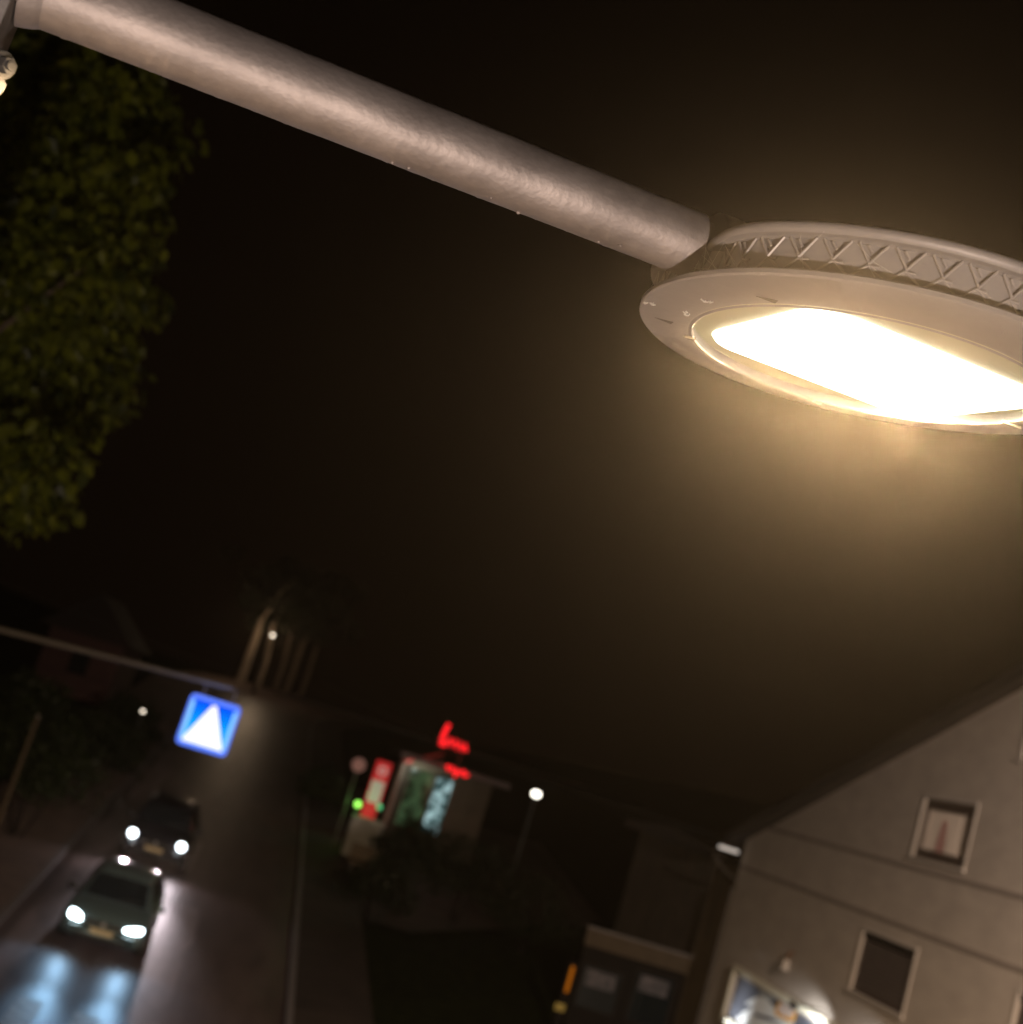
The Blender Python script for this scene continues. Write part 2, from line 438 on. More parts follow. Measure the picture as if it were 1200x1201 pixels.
# cobweb threads between tube end, flange and ring
mb = MB()
for k in range(16):
    t = pi + random.uniform(-.75, .9); t2 = t + random.uniform(-.22, .22)
    a = W(t, random.uniform(.045,.062), random.uniform(.95,1.0)); b = W(t2, random.uniform(.0,.02), random.uniform(.95,1.0))
    m = (a+b)/2 - n*random.uniform(0,.004)
    build('cobweb_thread', MB().tube([a, m, b], .00018, 4), M['web'], hd)
for k in range(12):
    a = AE + (side*random.uniform(-1,1) - upv*random.uniform(.2,1)).normalized()*r_arm
    b = W(pi+random.uniform(-.4,.5), .004, .99); build('cobweb_thread', MB().tube([a, b], .00018, 4), M['web'], hd)
# spigot and clamp
mb = MB()
mb.tube([AE-ad*.05, AE+ad*.02, AE+ad*.09], [.032,.032,.030], 40)
mb.tube([AE+ad*.012, AE+ad*.02, AE+ad*.04, AE+ad*.13, AE+ad*.17], [.034,.046,.047,.040,.012], 40)
build('spigot', mb, M['cast'], lamp, smooth=True)

def light(kind, name, loc, power, color, r=.05, aim=None, angle=None, blend=.15, parent=None):
    d = bpy.data.lights.new(name, kind); d.energy = power; d.color = color
    if kind in ('POINT','SPOT'): d.shadow_soft_size = r
    o = bpy.data.objects.new(name, d); col.objects.link(o); o.location = loc
    if kind == 'SPOT':
        d.spot_size = angle; d.spot_blend = blend
        o.rotation_mode = 'QUATERNION'; o.rotation_quaternion = V(aim).to_track_quat('-Z', 'Y')
    if parent:
        o.parent = parent; o.location = V(loc) - WL[parent.name]
    return o
for q in ((-.11,-.04),(-.11,.06),(0,.07),(0,-.06),(.11,-.05),(.11,.07)):
    light('SPOT', 'led_light', L(PX+q[0],PY+q[1],.005), 2400, (1,.70,.42), .04, aim=-n, angle=radians(176), blend=.25, parent=lamp)

# ------------------------------------------------------------------ OTHER STREET LAMPS
def globe_lamp(x, y, h, label, group, em, power, pr=.12, colr=(1,.8,.6), z0=None):
    g = ground(y) if z0 is None else z0
    t = thing('street_lamp', label, 'street lamp', (x, y, g), group)
    build('pole', MB().tube([(x,y,g),(x,y,g+.6),(x,y,g+.62),(x,y,h-.16)], [.09,.09,.055,.045], 14), M['black'], t, smooth=True)
    build('collar', MB().tube([(x,y,h-.17),(x,y,h-.12)], [.07,.09], 16), M['post'], t, smooth=True)
    build('globe', MB().ball((x,y,h), pr, 20, 14, (1.15,1.15,.85)), em, t, smooth=True)
    build('cap', MB().tube([(x,y,h+pr*.75),(x,y,h+pr*.95)], [pr*1.0,pr*.3], 20), M['post'], t, smooth=True)
    light('POINT', 'globe_light', (x,y,h), power, colr, pr*1.2, parent=t)
    return t
GL = 'post lamps beyond the shops'
p = at(629, 931, 45); globe_lamp(p.x, p.y, p.z, 'small bright white post lamp between the red neon letters and the gabled house', GL, M['white_e'], 14, .14, (1,.9,.75))
p = at(320, 745, 92); globe_lamp(p.x, p.y, p.z, 'tiny far lamp above the pale tree trunks at the top of the road', GL, M['far_e'], 1500, .10, (1,.70,.44))
p = at(168, 834, 52); globe_lamp(p.x, p.y, p.z, 'tiny dim lamp left of the blue crossing sign beside the dark bushes', GL, M['far_e'], 40, .055, (1,.8,.6))
# unseen lamps added to light the arm, the road and the gable
def added_street_lamp(x, y, h, label, tilt, power, colr, aim, hdg):
    g = ground(y)
    t = thing('street_lamp', label, 'street lamp', (x, y, g), None)
    build('pole', MB().tube([(x,y,g),(x,y,h-.3),(x,y,h)], [.08,.05,.05], 14), M['post'], t, smooth=True)
    d = V(hdg).normalized(); q = d.cross(V((0,0,1)))
    e = V((x,y,h)) + d*.9
    build('arm', MB().tube([(x,y,h-.05), e], .035, 12), M['post'], t, smooth=True)
    poly = [e + d*a + q*b for a, b in ((-.3,-.08),(-.2,-.15),(.35,-.15),(.45,-.06),(.45,.06),(.35,.15),(-.2,.15),(-.3,.08))]
    hh = build('head', MB().prism([v+V((0,0,.02)) for v in poly], (0,0,.09)), M['post'], t, bevel=.02)
    poly2 = [e + d*a + q*b for a, b in ((-.15,-.11),(.3,-.11),(.3,.11),(-.15,.11))]
    build('lens', MB().prism([v+V((0,0,.005)) for v in poly2], (0,0,.012)), M['white_e'], hh)
    light('SPOT', 'added_lamp_light', e+V((0,0,-.03)), power, colr, .06, aim=aim, angle=radians(105), blend=.6, parent=t)
    return t
up = thing('fill_lamp', 'floodlight added unseen on a short mast behind the viewer, aimed up to brighten the lamp arm', 'fill_lamp', (1.2, -4.3, ground(-4.3)))
build('pole', MB().tube([(1.2,-4.3,ground(-4.3)),(1.2,-4.3,3.0)], [.07,.05], 14), M['post'], up, smooth=True)
ua = V((-.20,.80,.56)).normalized(); uq = V((1,.25,0)).normalized(); uw = ua.cross(uq)
uc = V((1.2,-4.2,3.15))
build('head', MB().prism([uc-ua*.08+uq*a+uw*b for a, b in ((-.2,-.13),(.2,-.13),(.2,.13),(-.2,.13))], ua*.09), M['black'], up, bevel=.01)
build('lens', MB().prism([uc+ua*.012+uq*a+uw*b for a, b in ((-.17,-.10),(.17,-.10),(.17,.10),(-.17,.10))], ua*.006), M['white_e'], up)
light('SPOT', 'fill_spot', uc+ua*.05, 1420, (1,.80,.70), .10, aim=ua, angle=radians(60), blend=.5, parent=up)  # added fill spot, brightens the arm, lamp ring and tree
added_street_lamp(8.6, 8.0, 9.6, 'tall street lamp added unseen outside the right edge to light the gable', 0, 8200, (1,.78,.63), (.20,.96,-.16), (.3,1,0))  # added unseen lamp, brightens the gable wall

# ------------------------------------------------------------------ CROSSING SIGN
SY = 22.0
sc_ = at(245, 850, SY)
lx = at(-60, 722, SY)
pole_x = -5.9
sg = thing('crossing_sign', 'glowing blue square pedestrian crossing sign with a white triangle, hung over the road', 'traffic sign', (pole_x, SY, ground(SY)+.12))
sarm = [at(0, 738, SY), at(245, 800, SY)]
da = (sarm[1]-sarm[0]); 
a0 = sarm[0] + da*((pole_x - sarm[0].x)/da.x); a1 = sarm[0] + da*1.12
build('pole', MB().tube([(pole_x,SY,ground(SY)+.1), (pole_x,SY,a0.z+.3)], [.09,.07], 16), M['post'], sg, smooth=True)
build('arm', MB().tube([a0, a1], [.05,.04], 14), M['post'], sg, smooth=True)
S = .435
def sq(h, r, y, N=8, cz=0):
    out = []
    for (sx, sz, q0) in ((1,1,0),(-1,1,pi/2),(-1,-1,pi),(1,-1,3*pi/2)):
        for k in range(N+1):
            t = q0+pi/2*k/N; out.append(V((sc_.x+sx*(h-r)+r*cos(t), y, sc_.z+sz*(h-r)+r*sin(t)+cz)))
    return out
box = MB(); box.grid([sq(S,.09,SY+.16), sq(S,.09,SY)], True)
o_ = sq(S,.09,SY+.16); box.v += o_; k0 = len(box.v)-len(o_); box.f.append([k0+i for i in range(len(o_))]); box.m.append(0)
bx = build('housing', box, M['post'], sg, smooth=True)
border = emat('sign border blue', (.11,.22,1), 1.35)
def strip_mat():
    m = bpy.data.materials.new('sign side tubes'); m.use_nodes = True; nt = m.node_tree; nt.nodes.clear()
    e = nt.nodes.new('ShaderNodeEmission'); e.inputs['Color'].default_value = (.30,.72,1,1); e.inputs['Strength'].default_value = 1.0
    o = nt.nodes.new('ShaderNodeOutputMaterial'); nt.links.new(e.outputs[0], o.inputs['Surface']); return m
tubes = strip_mat()
blue = bpy.data.materials.new('sign blue face'); blue.use_nodes = True; nt = blue.node_tree; nt.nodes.clear()
# blue acrylic face, deeper blue towards the top
tc = nt.nodes.new('ShaderNodeTexCoord'); sp = nt.nodes.new('ShaderNodeSeparateXYZ'); nt.links.new(tc.outputs['Generated'], sp.inputs[0])
rp = nt.nodes.new('ShaderNodeValToRGB'); rp.color_ramp.elements[0].color = (.0,.36,1,1); rp.color_ramp.elements[1].color = (0,.07,.95,1)
rp.color_ramp.elements[0].position = .45; rp.color_ramp.elements[1].position = .98
nt.links.new(sp.outputs['Z'], rp.inputs[0])
e = nt.nodes.new('ShaderNodeEmission'); nt.links.new(rp.outputs[0], e.inputs[0]); e.inputs[1].default_value = 1.0
o = nt.nodes.new('ShaderNodeOutputMaterial'); nt.links.new(e.outputs[0], o.inputs['Surface'])
mb = MB(); q = sq(S-.01,.085,SY-.002); q2 = sq(S-.075,.02,SY-.002); mb.grid([q, q2], True)
build('border', mb, border, bx)
mb = MB(); q = sq(S-.075,.02,SY-.001); mb.v += q; mb.f.append(list(range(len(q)))); mb.m.append(0)
build('blue_face', mb, blue, bx)
for s in (-1, 1):
    x0 = sc_.x+s*(S-.075)-.028
    build('light_strip', MB().box((x0, SY-.010, sc_.z-S+.13), (x0+.056, SY-.004, sc_.z+S-.12)), tubes, bx)
b_ = S-.085
mb = MB().prism([V((sc_.x-b_, SY-.006, sc_.z-b_)), V((sc_.x+b_, SY-.006, sc_.z-b_)), V((sc_.x+.035, SY-.006, sc_.z+b_-.03)), V((sc_.x-.035, SY-.006, sc_.z+b_-.03))], (0,-.006,0))
build('triangle', mb, M['sig_tri'], bx)
mb = MB().tube([(sc_.x-.01, SY-.013, sc_.z+.06), (sc_.x-.01, SY-.02, sc_.z+.06)], .022, 12)
build('dot_mark', mb, M['greyp'], bx)  # plain grey dot on the triangle, no fastener
for s in (-1, 1):
    zt = sarm[0].z + da.z*((sc_.x+s*.25-sarm[0].x)/da.x)
    build('hanger', MB().tube([(sc_.x+s*.25, SY+.05, sc_.z+S-.02), (sc_.x+s*.25, SY+.01, zt)], .018, 8), M['post'], sg)
light('POINT', 'sign_light', (sc_.x, SY-.5, sc_.z), 14, (.15,.3,1), .3, parent=sg)

# slim post left
pt = at(45, 840, 30)
p_ = thing('post', 'slim grey pole rising out of the dark verge at the left edge', 'post', (pt.x, 30, ground(30)))
build('shaft', MB().tube([(pt.x,30,ground(30)), (pt.x,30,pt.z)], [.06,.045], 12), M['fascia'], p_, smooth=True)
build('cap', MB().ball((pt.x,30,pt.z), .05, 10, 6), M['post'], p_, smooth=True)

# ------------------------------------------------------------------ CARS
def car(name, label, X, Y, paint, H, Wd, Ln, kind):
    root = thing(name, label, 'car', (0,0,0), 'cars driving towards the viewer')
    hw = Wd/2
    # lower body: stations along y from the nose
    st = [ # y, half width factor, z bottom, z belt, z top(centre), crown
        (0.00,.80,.32,.50,.52), (.05,.88,.25,.60,.64), (.16,.95,.22,.68,.745), (.40,.985,.21,.75,.83), (.80,1.0,.21,.82,.90),
        (1.20,1.0,.21,.86,.95), (2.0,1.0,.21,.88,.96), (3.0,1.0,.21,.90,.97), (3.8,.99,.22,.90,.97), (4.2,.96,.24,.86,.93), (4.38,.88,.30,.72,.80), (4.42,.8,.36,.6,.66)]
    sy = Ln/4.42; sz = H/1.47
    rows = []
    for (y, w, zb, zs, zt) in st:
        w *= hw; z = lambda q: q*sz
        prof = [(0,zb),(.6*w,zb),(.90*w,zb+.02),(.985*w,zb+.12),(1.0*w,(zb+zs)/2),(.99*w,zs-.06),(.95*w,zs),(.80*w,zs+(zt-zs)*.55),(.45*w,zt-.01),(0,zt)]
        ring = [V((a, y*sy, z(b))) for a, b in prof] + [V((-a, y*sy, z(b))) for a, b in prof[-2:0:-1]]
        rows.append(ring)
    mb = MB().grid(rows, True)
    for r in (0, -1):
        k0 = 0 if r == 0 else (len(rows)-1)*len(rows[0])
        f = [k0+i for i in range(len(rows[0]))]; mb.f.append(f if r == 0 else f[::-1]); mb.m.append(0)
    body = build('body', mb, paint, root, smooth=True, sub=1, local=True)
    # roof and pillars
    def cabin(inset, name_, m_, parts_):
        pass
    yb = [(1.12,.955,.80),(1.95,1.40,.66),(2.35,1.455,.64),(3.2,1.45,.64),(3.85,1.36,.66),(4.25,.95,.80)]
    if kind == 'suv': yb = [(1.10,.955,.84),(1.75,1.40,.74),(2.2,1.46,.72),(3.4,1.46,.72),(4.05,1.40,.72),(4.28,.95,.82)]
    rows = []
    for (y, z, w) in yb:
        w0 = hw*.90; zb = .90*sz; zt = z*sz; w1 = w*hw
        rows.append([V((-w0, y*sy, zb-.03)), V((-(w1+(w0-w1)*.35), y*sy, zb+(zt-zb)*.62)), V((-w1, y*sy, zb+(zt-zb)*.93)), V((-w1*.86, y*sy, zt)), V((0, y*sy, zt+.012)), V((w1*.86, y*sy, zt)), V((w1, y*sy, zb+(zt-zb)*.93)), V((w1+(w0-w1)*.35, y*sy, zb+(zt-zb)*.62)), V((w0, y*sy, zb-.03))])
    build('cabin', MB().grid(rows), paint, root, smooth=True, sub=1, local=True)
    # windscreen & side glass slightly proud
    def lerp(a, b, t): return a+(b-a)*t
    A, B = rows[0], rows[1]
    ws = MB(); g = []
    for t in (.10,.5,.90):
        r = [A[i].lerp(B[i], t) + V((0,-.014,.012)) for i in (2,3,4,5,6)]
        r = [V((v.x*.93, v.y, v.z)) for v in r]
        g.append(r)
    lo = [V((x*hw, 1.14*sy-.02, .975*sz)) for x in (-.74,-.5,0,.5,.74)]
    ws.grid([lo]+[[*r] for r in g[1:]])
    build('windscreen', ws, M['cglass'], root, smooth=True, local=True)
    for s in (-1, 1):
        w_ = MB()
        w_.grid([[V((s*(hw*.905), 1.5*sy, .97*sz)), V((s*(hw*.905), 2.5*sy, .98*sz)), V((s*(hw*.905), 3.8*sy, 1.0*sz))],
                 [V((s*(yb[2][2]*hw+.05), 2.0*sy, 1.33*sz)), V((s*(yb[2][2]*hw+.05), 2.6*sy, 1.35*sz)), V((s*(yb[2][2]*hw+.05), 3.6*sy, 1.33*sz))]])
        build('side_window', w_, M['cglass'], root, local=True)
        mi = MB().ball((s*(hw+.09), 1.35*sy, 1.0*sz), .1, 12, 8, (1.05,.6,.72))
        mi.tube([(s*(hw*.9), 1.38*sy, .93*sz), (s*(hw+.06), 1.36*sy, .98*sz)], .025, 8)
        build('mirror', mi, M['trimb'], root, smooth=True, local=True)
        for yy in (.82, 3.42):
            cx, cy, cz, R = s*(hw-.10), yy*sy, .31, .315
            ty = MB().tube([(cx-.11,cy,cz),(cx-.09,cy,cz),(cx+.09,cy,cz),(cx+.11,cy,cz)], [R*.93,R,R,R*.93], 28)
            w = build('wheel', ty, M['tyre'], root, smooth=True, local=True)
            ri = MB().tube([(cx+s*.105,cy,cz),(cx+s*.116,cy,cz)], [R*.68,R*.66], 24)
            build('rim', ri, M['rim'], w, local=True)
        if kind == 'hatch':
            base = V((s*.685*hw, .02, .655*sz))
            pts = [(-.20,-.045),(-.17,.035),(.0,.085),(.15,.10),(.19,.06),(.17,-.015),(.05,-.06)]
            if s > 0: pts = [(-.21,-.035),(-.20,.02),(-.05,.055),(.14,.085),(.20,.065),(.18,.0),(.02,-.045)]
            poly = [V((base.x + (a if s > 0 else -a*.8+.0), .03+.22*abs(base.x + a*s)**3*.25, base.z+b*(1 if s > 0 else 1.15))) for a, b in pts]
            if s < 0: poly = poly[::-1]
            build('headlight', MB().prism(poly, (0,.14,0)), M['hl'], root, local=True)
            light_y = -.08
        else:
            hb = MB().tube([(s*.75*hw, -.035, .72*sz), (s*.75*hw, .10, .72*sz)], [.095,.12], 20)
            build('headlight', hb, M['hl2'], root, local=True)
    # grille, plate, bumper intake, badge
    build('grille', MB().prism([V((-.42*hw*1.2,-.012,.60*sz)), V((.42*hw*1.2,-.012,.60*sz)), V((.36*hw*1.2,-.0,.70*sz)), V((-.36*hw*1.2,-.0,.70*sz))][::1], (0,.06,0)), M['trimb'], root, local=True)
    build('bumper_intake', MB().box((-.6*hw,-.012,.27*sz), (.6*hw,.06,.38*sz)), M['trimb'], root, local=True, bevel=.02)
    build('number_plate', MB().box((-.26,-.030,.43*sz), (.26,-.012,.54*sz)), M['plate'], root, local=True)
    build('badge', MB().tube([(0,-.03,.66*sz),(0,-.012,.66*sz)], .055, 16), M['rim'], root, local=True)
    for s in (-1, 1):
        build('wiper', MB().tube([(s*.1+.1,1.15*sy-.06,.99*sz),(s*.1+.55,1.30*sy-.05,1.07*sz)], .012, 6), M['trimb'], root, local=True)
    root.location = (X, Y, ground(Y)+.012); WL[root.name] = V((0,0,0))
    sl = math.atan(.1) if Y > 15 else 0
    root.rotation_euler = (sl, 0, 0)
    return root
nc = at(123, 1083, 30.8)
ca = car('parked_car' if False else 'car', 'dark teal hatchback with glaring angular white headlights, nearest car on the road', nc.x, 30.8, M['cara'], 1.40, 1.94, 3.9, 'hatch')
fc = at(185, 984, 39.2)
cb = car('car', 'black car with round white headlights following behind the nearest car', fc.x, 39.2, M['carb'], 1.56, 1.92, 4.0, 'suv')
for root, pw, colr, s_, z_ in ((ca, 300, (.36,.66,1), .66, .66), (cb, 420, (1,.84,.90), .70, .80)):
    for s in (-1, 1):
        o = light('SPOT', 'headlight_beam', (s*s_, -.12, z_), pw, colr, .05, aim=(.03,-1,-.0), angle=radians(33), blend=1)
        o.parent = root
        o = light('SPOT', 'low_beam', (s*s_, -.14, z_), pw*.2, colr, .05, aim=(s*.25,-1,-.12), angle=radians(125), blend=1)
        o.parent = root

# ------------------------------------------------------------------ GABLED HOUSE
HX = 12.8
corner = onX(868, 1015, HX)
CY = corner.y
house = thing('house', 'plastered house with a sloping gable roof, curtained upper window and lit shop board', 'house', (HX, CY, ground(CY)))
r1 = onX(878, 983, HX); r2 = onX(1200, 806, HX)
sl = (r2.z-r1.z)/(r1.y-r2.y)          # rake slope
RY = 19.3                              # ridge
def rz(y): return r1.z + sl*(r1.y-y) if y >= RY else r1.z + sl*(r1.y-RY) - sl*(RY-y)
NY = 2*RY-CY
g0 = -2.2
def win_rect(pts, X=HX):
    q = [onX(a, b, X) for a, b in pts]
    y_far = (q[0].y+q[3].y)/2; y_near = (q[1].y+q[2].y)/2; zt = (q[0].z+q[1].z)/2; zb = (q[2].z+q[3].z)/2
    return y_near, y_far, zb, zt
w1 = win_rect([(1090,932),(1147,950),(1127,1021),(1068,1000)])
w2 = win_rect([(1016,1093),(1077,1114),(1057,1184),(994,1163)])
y3_ = onX(1196, 1165, HX).y
w3 = (y3_-1.9, y3_, w2[2], w2[3])
w4 = (w1[0]-3.6, w1[0]-2.05, w1[2]+.55, w1[3]+.55)
q_ = onX(1203, 868, HX)
w4 = (q_.y-1.2, q_.y, q_.z-.35, q_.z+.35)
wins = [w1, w2, w3, w4]
print('wins', [tuple(round(v,2) for v in w) for w in wins], 'corner', corner, 'ridge z', rz(RY), 'slope', sl)
# wall built as strips around the openings
ycuts = sorted(set([NY, CY, RY] + [w[0] for w in wins] + [w[1] for w in wins]))
mb = MB()
for i in range(len(ycuts)-1):
    ya, yb_ = ycuts[i], ycuts[i+1]; ym = (ya+yb_)/2
    spans = sorted([(w[2], w[3]) for w in wins if w[0] < ym < w[1]])
    z = g0
    segs = []
    for a, b in spans: segs.append((z, a)); z = b
    for a, b in segs: mb.add([(HX,ya,a),(HX,yb_,a),(HX,yb_,b),(HX,ya,b)], [(0,1,2,3)])
    mb.add([(HX,ya,z),(HX,yb_,z),(HX,yb_,rz(yb_)-.02),(HX,ya,rz(ya)-.02)], [(0,1,2,3)])
XB = HX+13
mb.add([(HX,CY,g0),(XB,CY,g0),(XB,CY,rz(CY)-.02),(HX,CY,rz(CY)-.02)], [(0,1,2,3)])
mb.add([(HX,NY,g0),(XB,NY,g0),(XB,NY,rz(NY)-.02),(HX,NY,rz(NY)-.02)], [(3,2,1,0)])
for w in wins:
    d = .07
    for (A_, B_) in (((w[0],w[2]),(w[1],w[2])), ((w[1],w[2]),(w[1],w[3])), ((w[1],w[3]),(w[0],w[3])), ((w[0],w[3]),(w[0],w[2]))):
        mb.add([(HX,A_[0],A_[1]),(HX,B_[0],B_[1]),(HX+d,B_[0],B_[1]),(HX+d,A_[0],A_[1])], [(0,1,2,3)])
wall = build('wall', mb, M['plaster'], house)
# roof slabs
OV = .30
def slab(ya, yb_, t=.20, lift=.0):
    mb = MB()
    A = [(HX-OV, ya, rz(ya)+lift), (HX-OV, yb_, rz(yb_)+lift)]
    mb.prism([(HX-OV,ya,rz(ya)+lift), (HX-OV,yb_,rz(yb_)+lift), (HX-OV,yb_,rz(yb_)+lift+t), (HX-OV,ya,rz(ya)+lift+t)], (XB-HX+OV,0,0))
    return mb
EY = CY+.75; NEY = NY-.75
rf = build('roof', slab(RY, EY), M['tile'], house)
mb = slab(NEY, RY); rf.data = rf.data
build('roof', mb, M['tile'], house)
for (ya, yb_) in ((RY, EY), (NEY, RY)):
    mb = MB().prism([(HX-OV-.03,ya,rz(ya)-.05), (HX-OV-.03,yb_,rz(yb_)-.05), (HX-OV-.03,yb_,rz(yb_)+.24), (HX-OV-.03,ya,rz(ya)+.24)], (.028,0,0))
    build('verge_board', mb, M['verge'], rf)
# purlin ends, gutter, downpipe
for yy in (RY, NY+4.6):
    build('purlin', MB().box((HX-OV+.02, yy-.08, rz(yy)-.24), (HX, yy+.08, rz(yy)-.05)), M['verge'], rf)
gz = rz(EY)+.02
mb = MB(); rows = []
for xx in (HX-OV, XB):
    rows.append([V((xx, EY+.09+.09*cos(t), gz+.02-.09*sin(t))) for t in [pi*k/10 for k in range(11)]])
mb.grid(rows); mb.add(rows[0], [tuple(range(11))])
build('gutter', mb, M['pipe'], rf)
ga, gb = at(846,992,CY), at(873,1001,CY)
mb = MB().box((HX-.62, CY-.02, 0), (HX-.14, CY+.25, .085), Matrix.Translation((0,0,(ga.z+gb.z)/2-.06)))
build('eave_end_glow', mb, emat('eave end glow', (1,.86,.74), .62), rf, bevel=.01)  # light on the white eave end, put into a glowing colour
dp = [at(x, y, CY-.05+o) for x, y, o in ((838,1004,.6),(846,1017,.45),(858,1028,.2),(869,1037,-.0),(876,1047,-.05),(875,1060,-.05),(862,1110,-.05),(840,1190,-.05))]
dp.append(V((dp[-1].x, dp[-1].y, ground(CY))))
for q in dp[5:]: q.x = HX-.09; q.y = CY-.12
dp[4] = V((HX-.09, CY-.12, dp[4].z))
build('downpipe', MB().tube(dp, .055, 12), M['pipe'], house, smooth=True)
# string courses
b1 = [onX(880,965,HX), onX(1200,1053,HX)]; b2 = [onX(872,1016,HX), onX(1200,1140,HX)]
print('bands', b1, b2)
def course(zc, name='string_course', hh=.045):
    mb = MB()
    ends = [CY-.002, NY+.002]
    mb.box((HX-.022, NY+.01, zc-hh), (HX-.002, CY-.01, zc+hh))
    return build(name, mb, M['band'], wall, bevel=.008)
course((b1[0].z+b1[1].z)/2); course((b2[0].z+b2[1].z)/2)
def trim(w, name, t=.075):
    y0,y1,z0,z1 = w; mb = MB(); X0, X1 = HX-.030, HX-.003
    mb.box((X0,y0-t,z1), (X1,y1+t,z1+t)); mb.box((X0,y0-t,z0), (X1,y0,z1)); mb.box((X0,y1,z0), (X1,y1+t,z1))
    mb.box((HX-.07,y0-t-.03,z0-.07), (HX-.003,y1+t+.03,z0))
    return build('surround', mb, M['trim'], name, bevel=.005)
def window(w, kind):
    y0,y1,z0,z1 = w; XI = HX+.035
    fr = MB(); t = .09
    t2 = .19 if kind == 'curtain' else t
    fr.box((XI,y0+.002,z0+.002),(XI+.06,y0+t,z1-.002)); fr.box((XI,y1-t,z0+.002),(XI+.06,y1-.002,z1-.002))
    fr.box((XI,y0+t,z0+.002),(XI+.06,y1-t,z0+t2)); fr.box((XI,y0+t,z1-t2),(XI+.06,y1-t,z1-.002))
    if kind == 'shutter': pass
    wo = build('window', fr, M['brownwood'], house, bevel=.006)
    trim(w, wo)
    if kind == 'curtain':
        build('pane', MB().box((XI+.02,y0+t,z0+t2),(XI+.026,y1-t,z1-t2)), M['glass'], wo)
        cu = MB(); rows = []
        N = 80
        for zz in (z0+t2-.02, z1-t2+.02):
            rows.append([V((XI+.085+.02*sin(k*1.25+2*noise.noise(V((k*.13,zz*.2,0)))), y0+t-.02+(y1-y0-2*t+.04)*k/N, zz)) for k in range(N+1)])
        cu.grid(rows); build('curtain', cu, M['curtain'], wo, smooth=True)
        cu = MB(); rows = []
        yc = y1-(y1-y0)*.40
        for j in range(7):
            zz = z0+t2+(z1-z0-2*t2)*(j/6)*.78; ww = .17*(1-.45*(j/6)**2)
            rows.append([V((XI+.058-.006*cos(k), yc-ww+2*ww*k/8, zz)) for k in range(9)])
        cu.grid(rows); build('curtain_drape', cu, M['pinkcloth'], wo, smooth=True)
        build('dark_room', MB().box((XI+.14,y0+.01,z0+.01),(XI+.16,y1-.01,z1-.01)), M['dark'], wo)
    else:
        sl_ = MB(); nsl = int((z1-z0-.1)/.085)
        for k in range(nsl):
            za = z0+.01+k*.085
            sl_.add([(XI+.008,y0+t*.7,za),(XI+.008,y1-t*.7,za),(XI+.0,y1-t*.7,za+.062),(XI+.0,y0+t*.7,za+.062),(XI+.03,y1-t*.7,za+.085),(XI+.03,y0+t*.7,za+.085)], [(0,1,2,3),(3,2,4,5)])
        build('roller_shutter', sl_, M['shutter'], wo)
        build('shutter_box', MB().box((XI-.02,y0+.004,z1-.13),(XI-.001,y1-.004,z1-.004)), M['greyp'], wo)
window(w1, 'curtain'); window(w2, 'shutter'); window(w3, 'shutter'); window(w4, 'shutter')
# shop board
s0 = onX(862, 1131, HX-.12); 
zt = s0.z; yf = s0.y; yn = yf-8.2; zb = zt-1.35
board = thing('shop_board', 'cream framed grey shop board with a white drawing, mounted low on the gabled house', 'sign', (HX-.01, yf, zb))
mb = MB(); X0, X1 = HX-.16, HX-.012; t = .14
mb.box((X0,yn,zt-t),(X1,yf,zt)); mb.box((X0,yn,zb),(X1,yf,zb+t)); mb.box((X0,yf-t,zb+t),(X1,yf,zt-t)); mb.box((X0,yn,zb+t),(X1,yn+t,zt-t))
build('frame', mb, M['cream'], board, bevel=.02)
mb = MB(); t2 = t+.05; X2 = HX-.13
mb.box((X2,yn+t,zt-t2),(X1,yf-t,zt-t)); mb.box((X2,yf-t2,zb+t),(X1,yf-t,zt-t2))
build('inner_frame', mb, M['trim'], board, bevel=.008)
build('panel', MB().box((HX-.05,yn+t,zb+t),(HX-.014,yf-t2,zt-t2)), M['board'], board)
# generic white brushstroke drawing with an orange-edged rounded tag
def onB(px, py): q = onX(px, py, HX-.056); return (q.y, q.z)
def poly_part(name, pts, m, d=.004, X=HX-.052):
    P = [V((X, *onB(a, b))) for a, b in pts]
    return build(name, MB().prism(P, (-d,0,0)), m, board)
poly_part('drawing', [(858,1195),(866,1184),(874,1176),(886,1169),(896,1168),(902,1174),(910,1184),(922,1190),(932,1192),(930,1201),(924,1215),(905,1222),(870,1220),(854,1206)], M['white'])
poly_part('drawing', [(888,1166),(892,1161),(899,1161),(906,1165),(908,1171),(903,1174),(899,1170),(893,1168)], M['greyp'] if False else mat('grey print', (.42,.45,.45), .6))
poly_part('drawing', [(858,1184),(872,1176),(884,1180),(872,1186),(862,1196)], M['board'], .006)
poly_part('drawing', [(884,1187),(902,1192),(916,1198),(902,1197),(886,1192)], M['board'], .006)
poly_part('tag', [(914,1173),(919,1172),(932,1178),(935,1182),(934,1188),(931,1197),(927,1199),(911,1191),(908,1187),(909,1183)], M['orange'], .008)
poly_part('tag_face', [(916,1176),(920,1175),(930,1180),(932,1184),(928,1195),(914,1188),(911,1184)], M['pinkp'], .011)
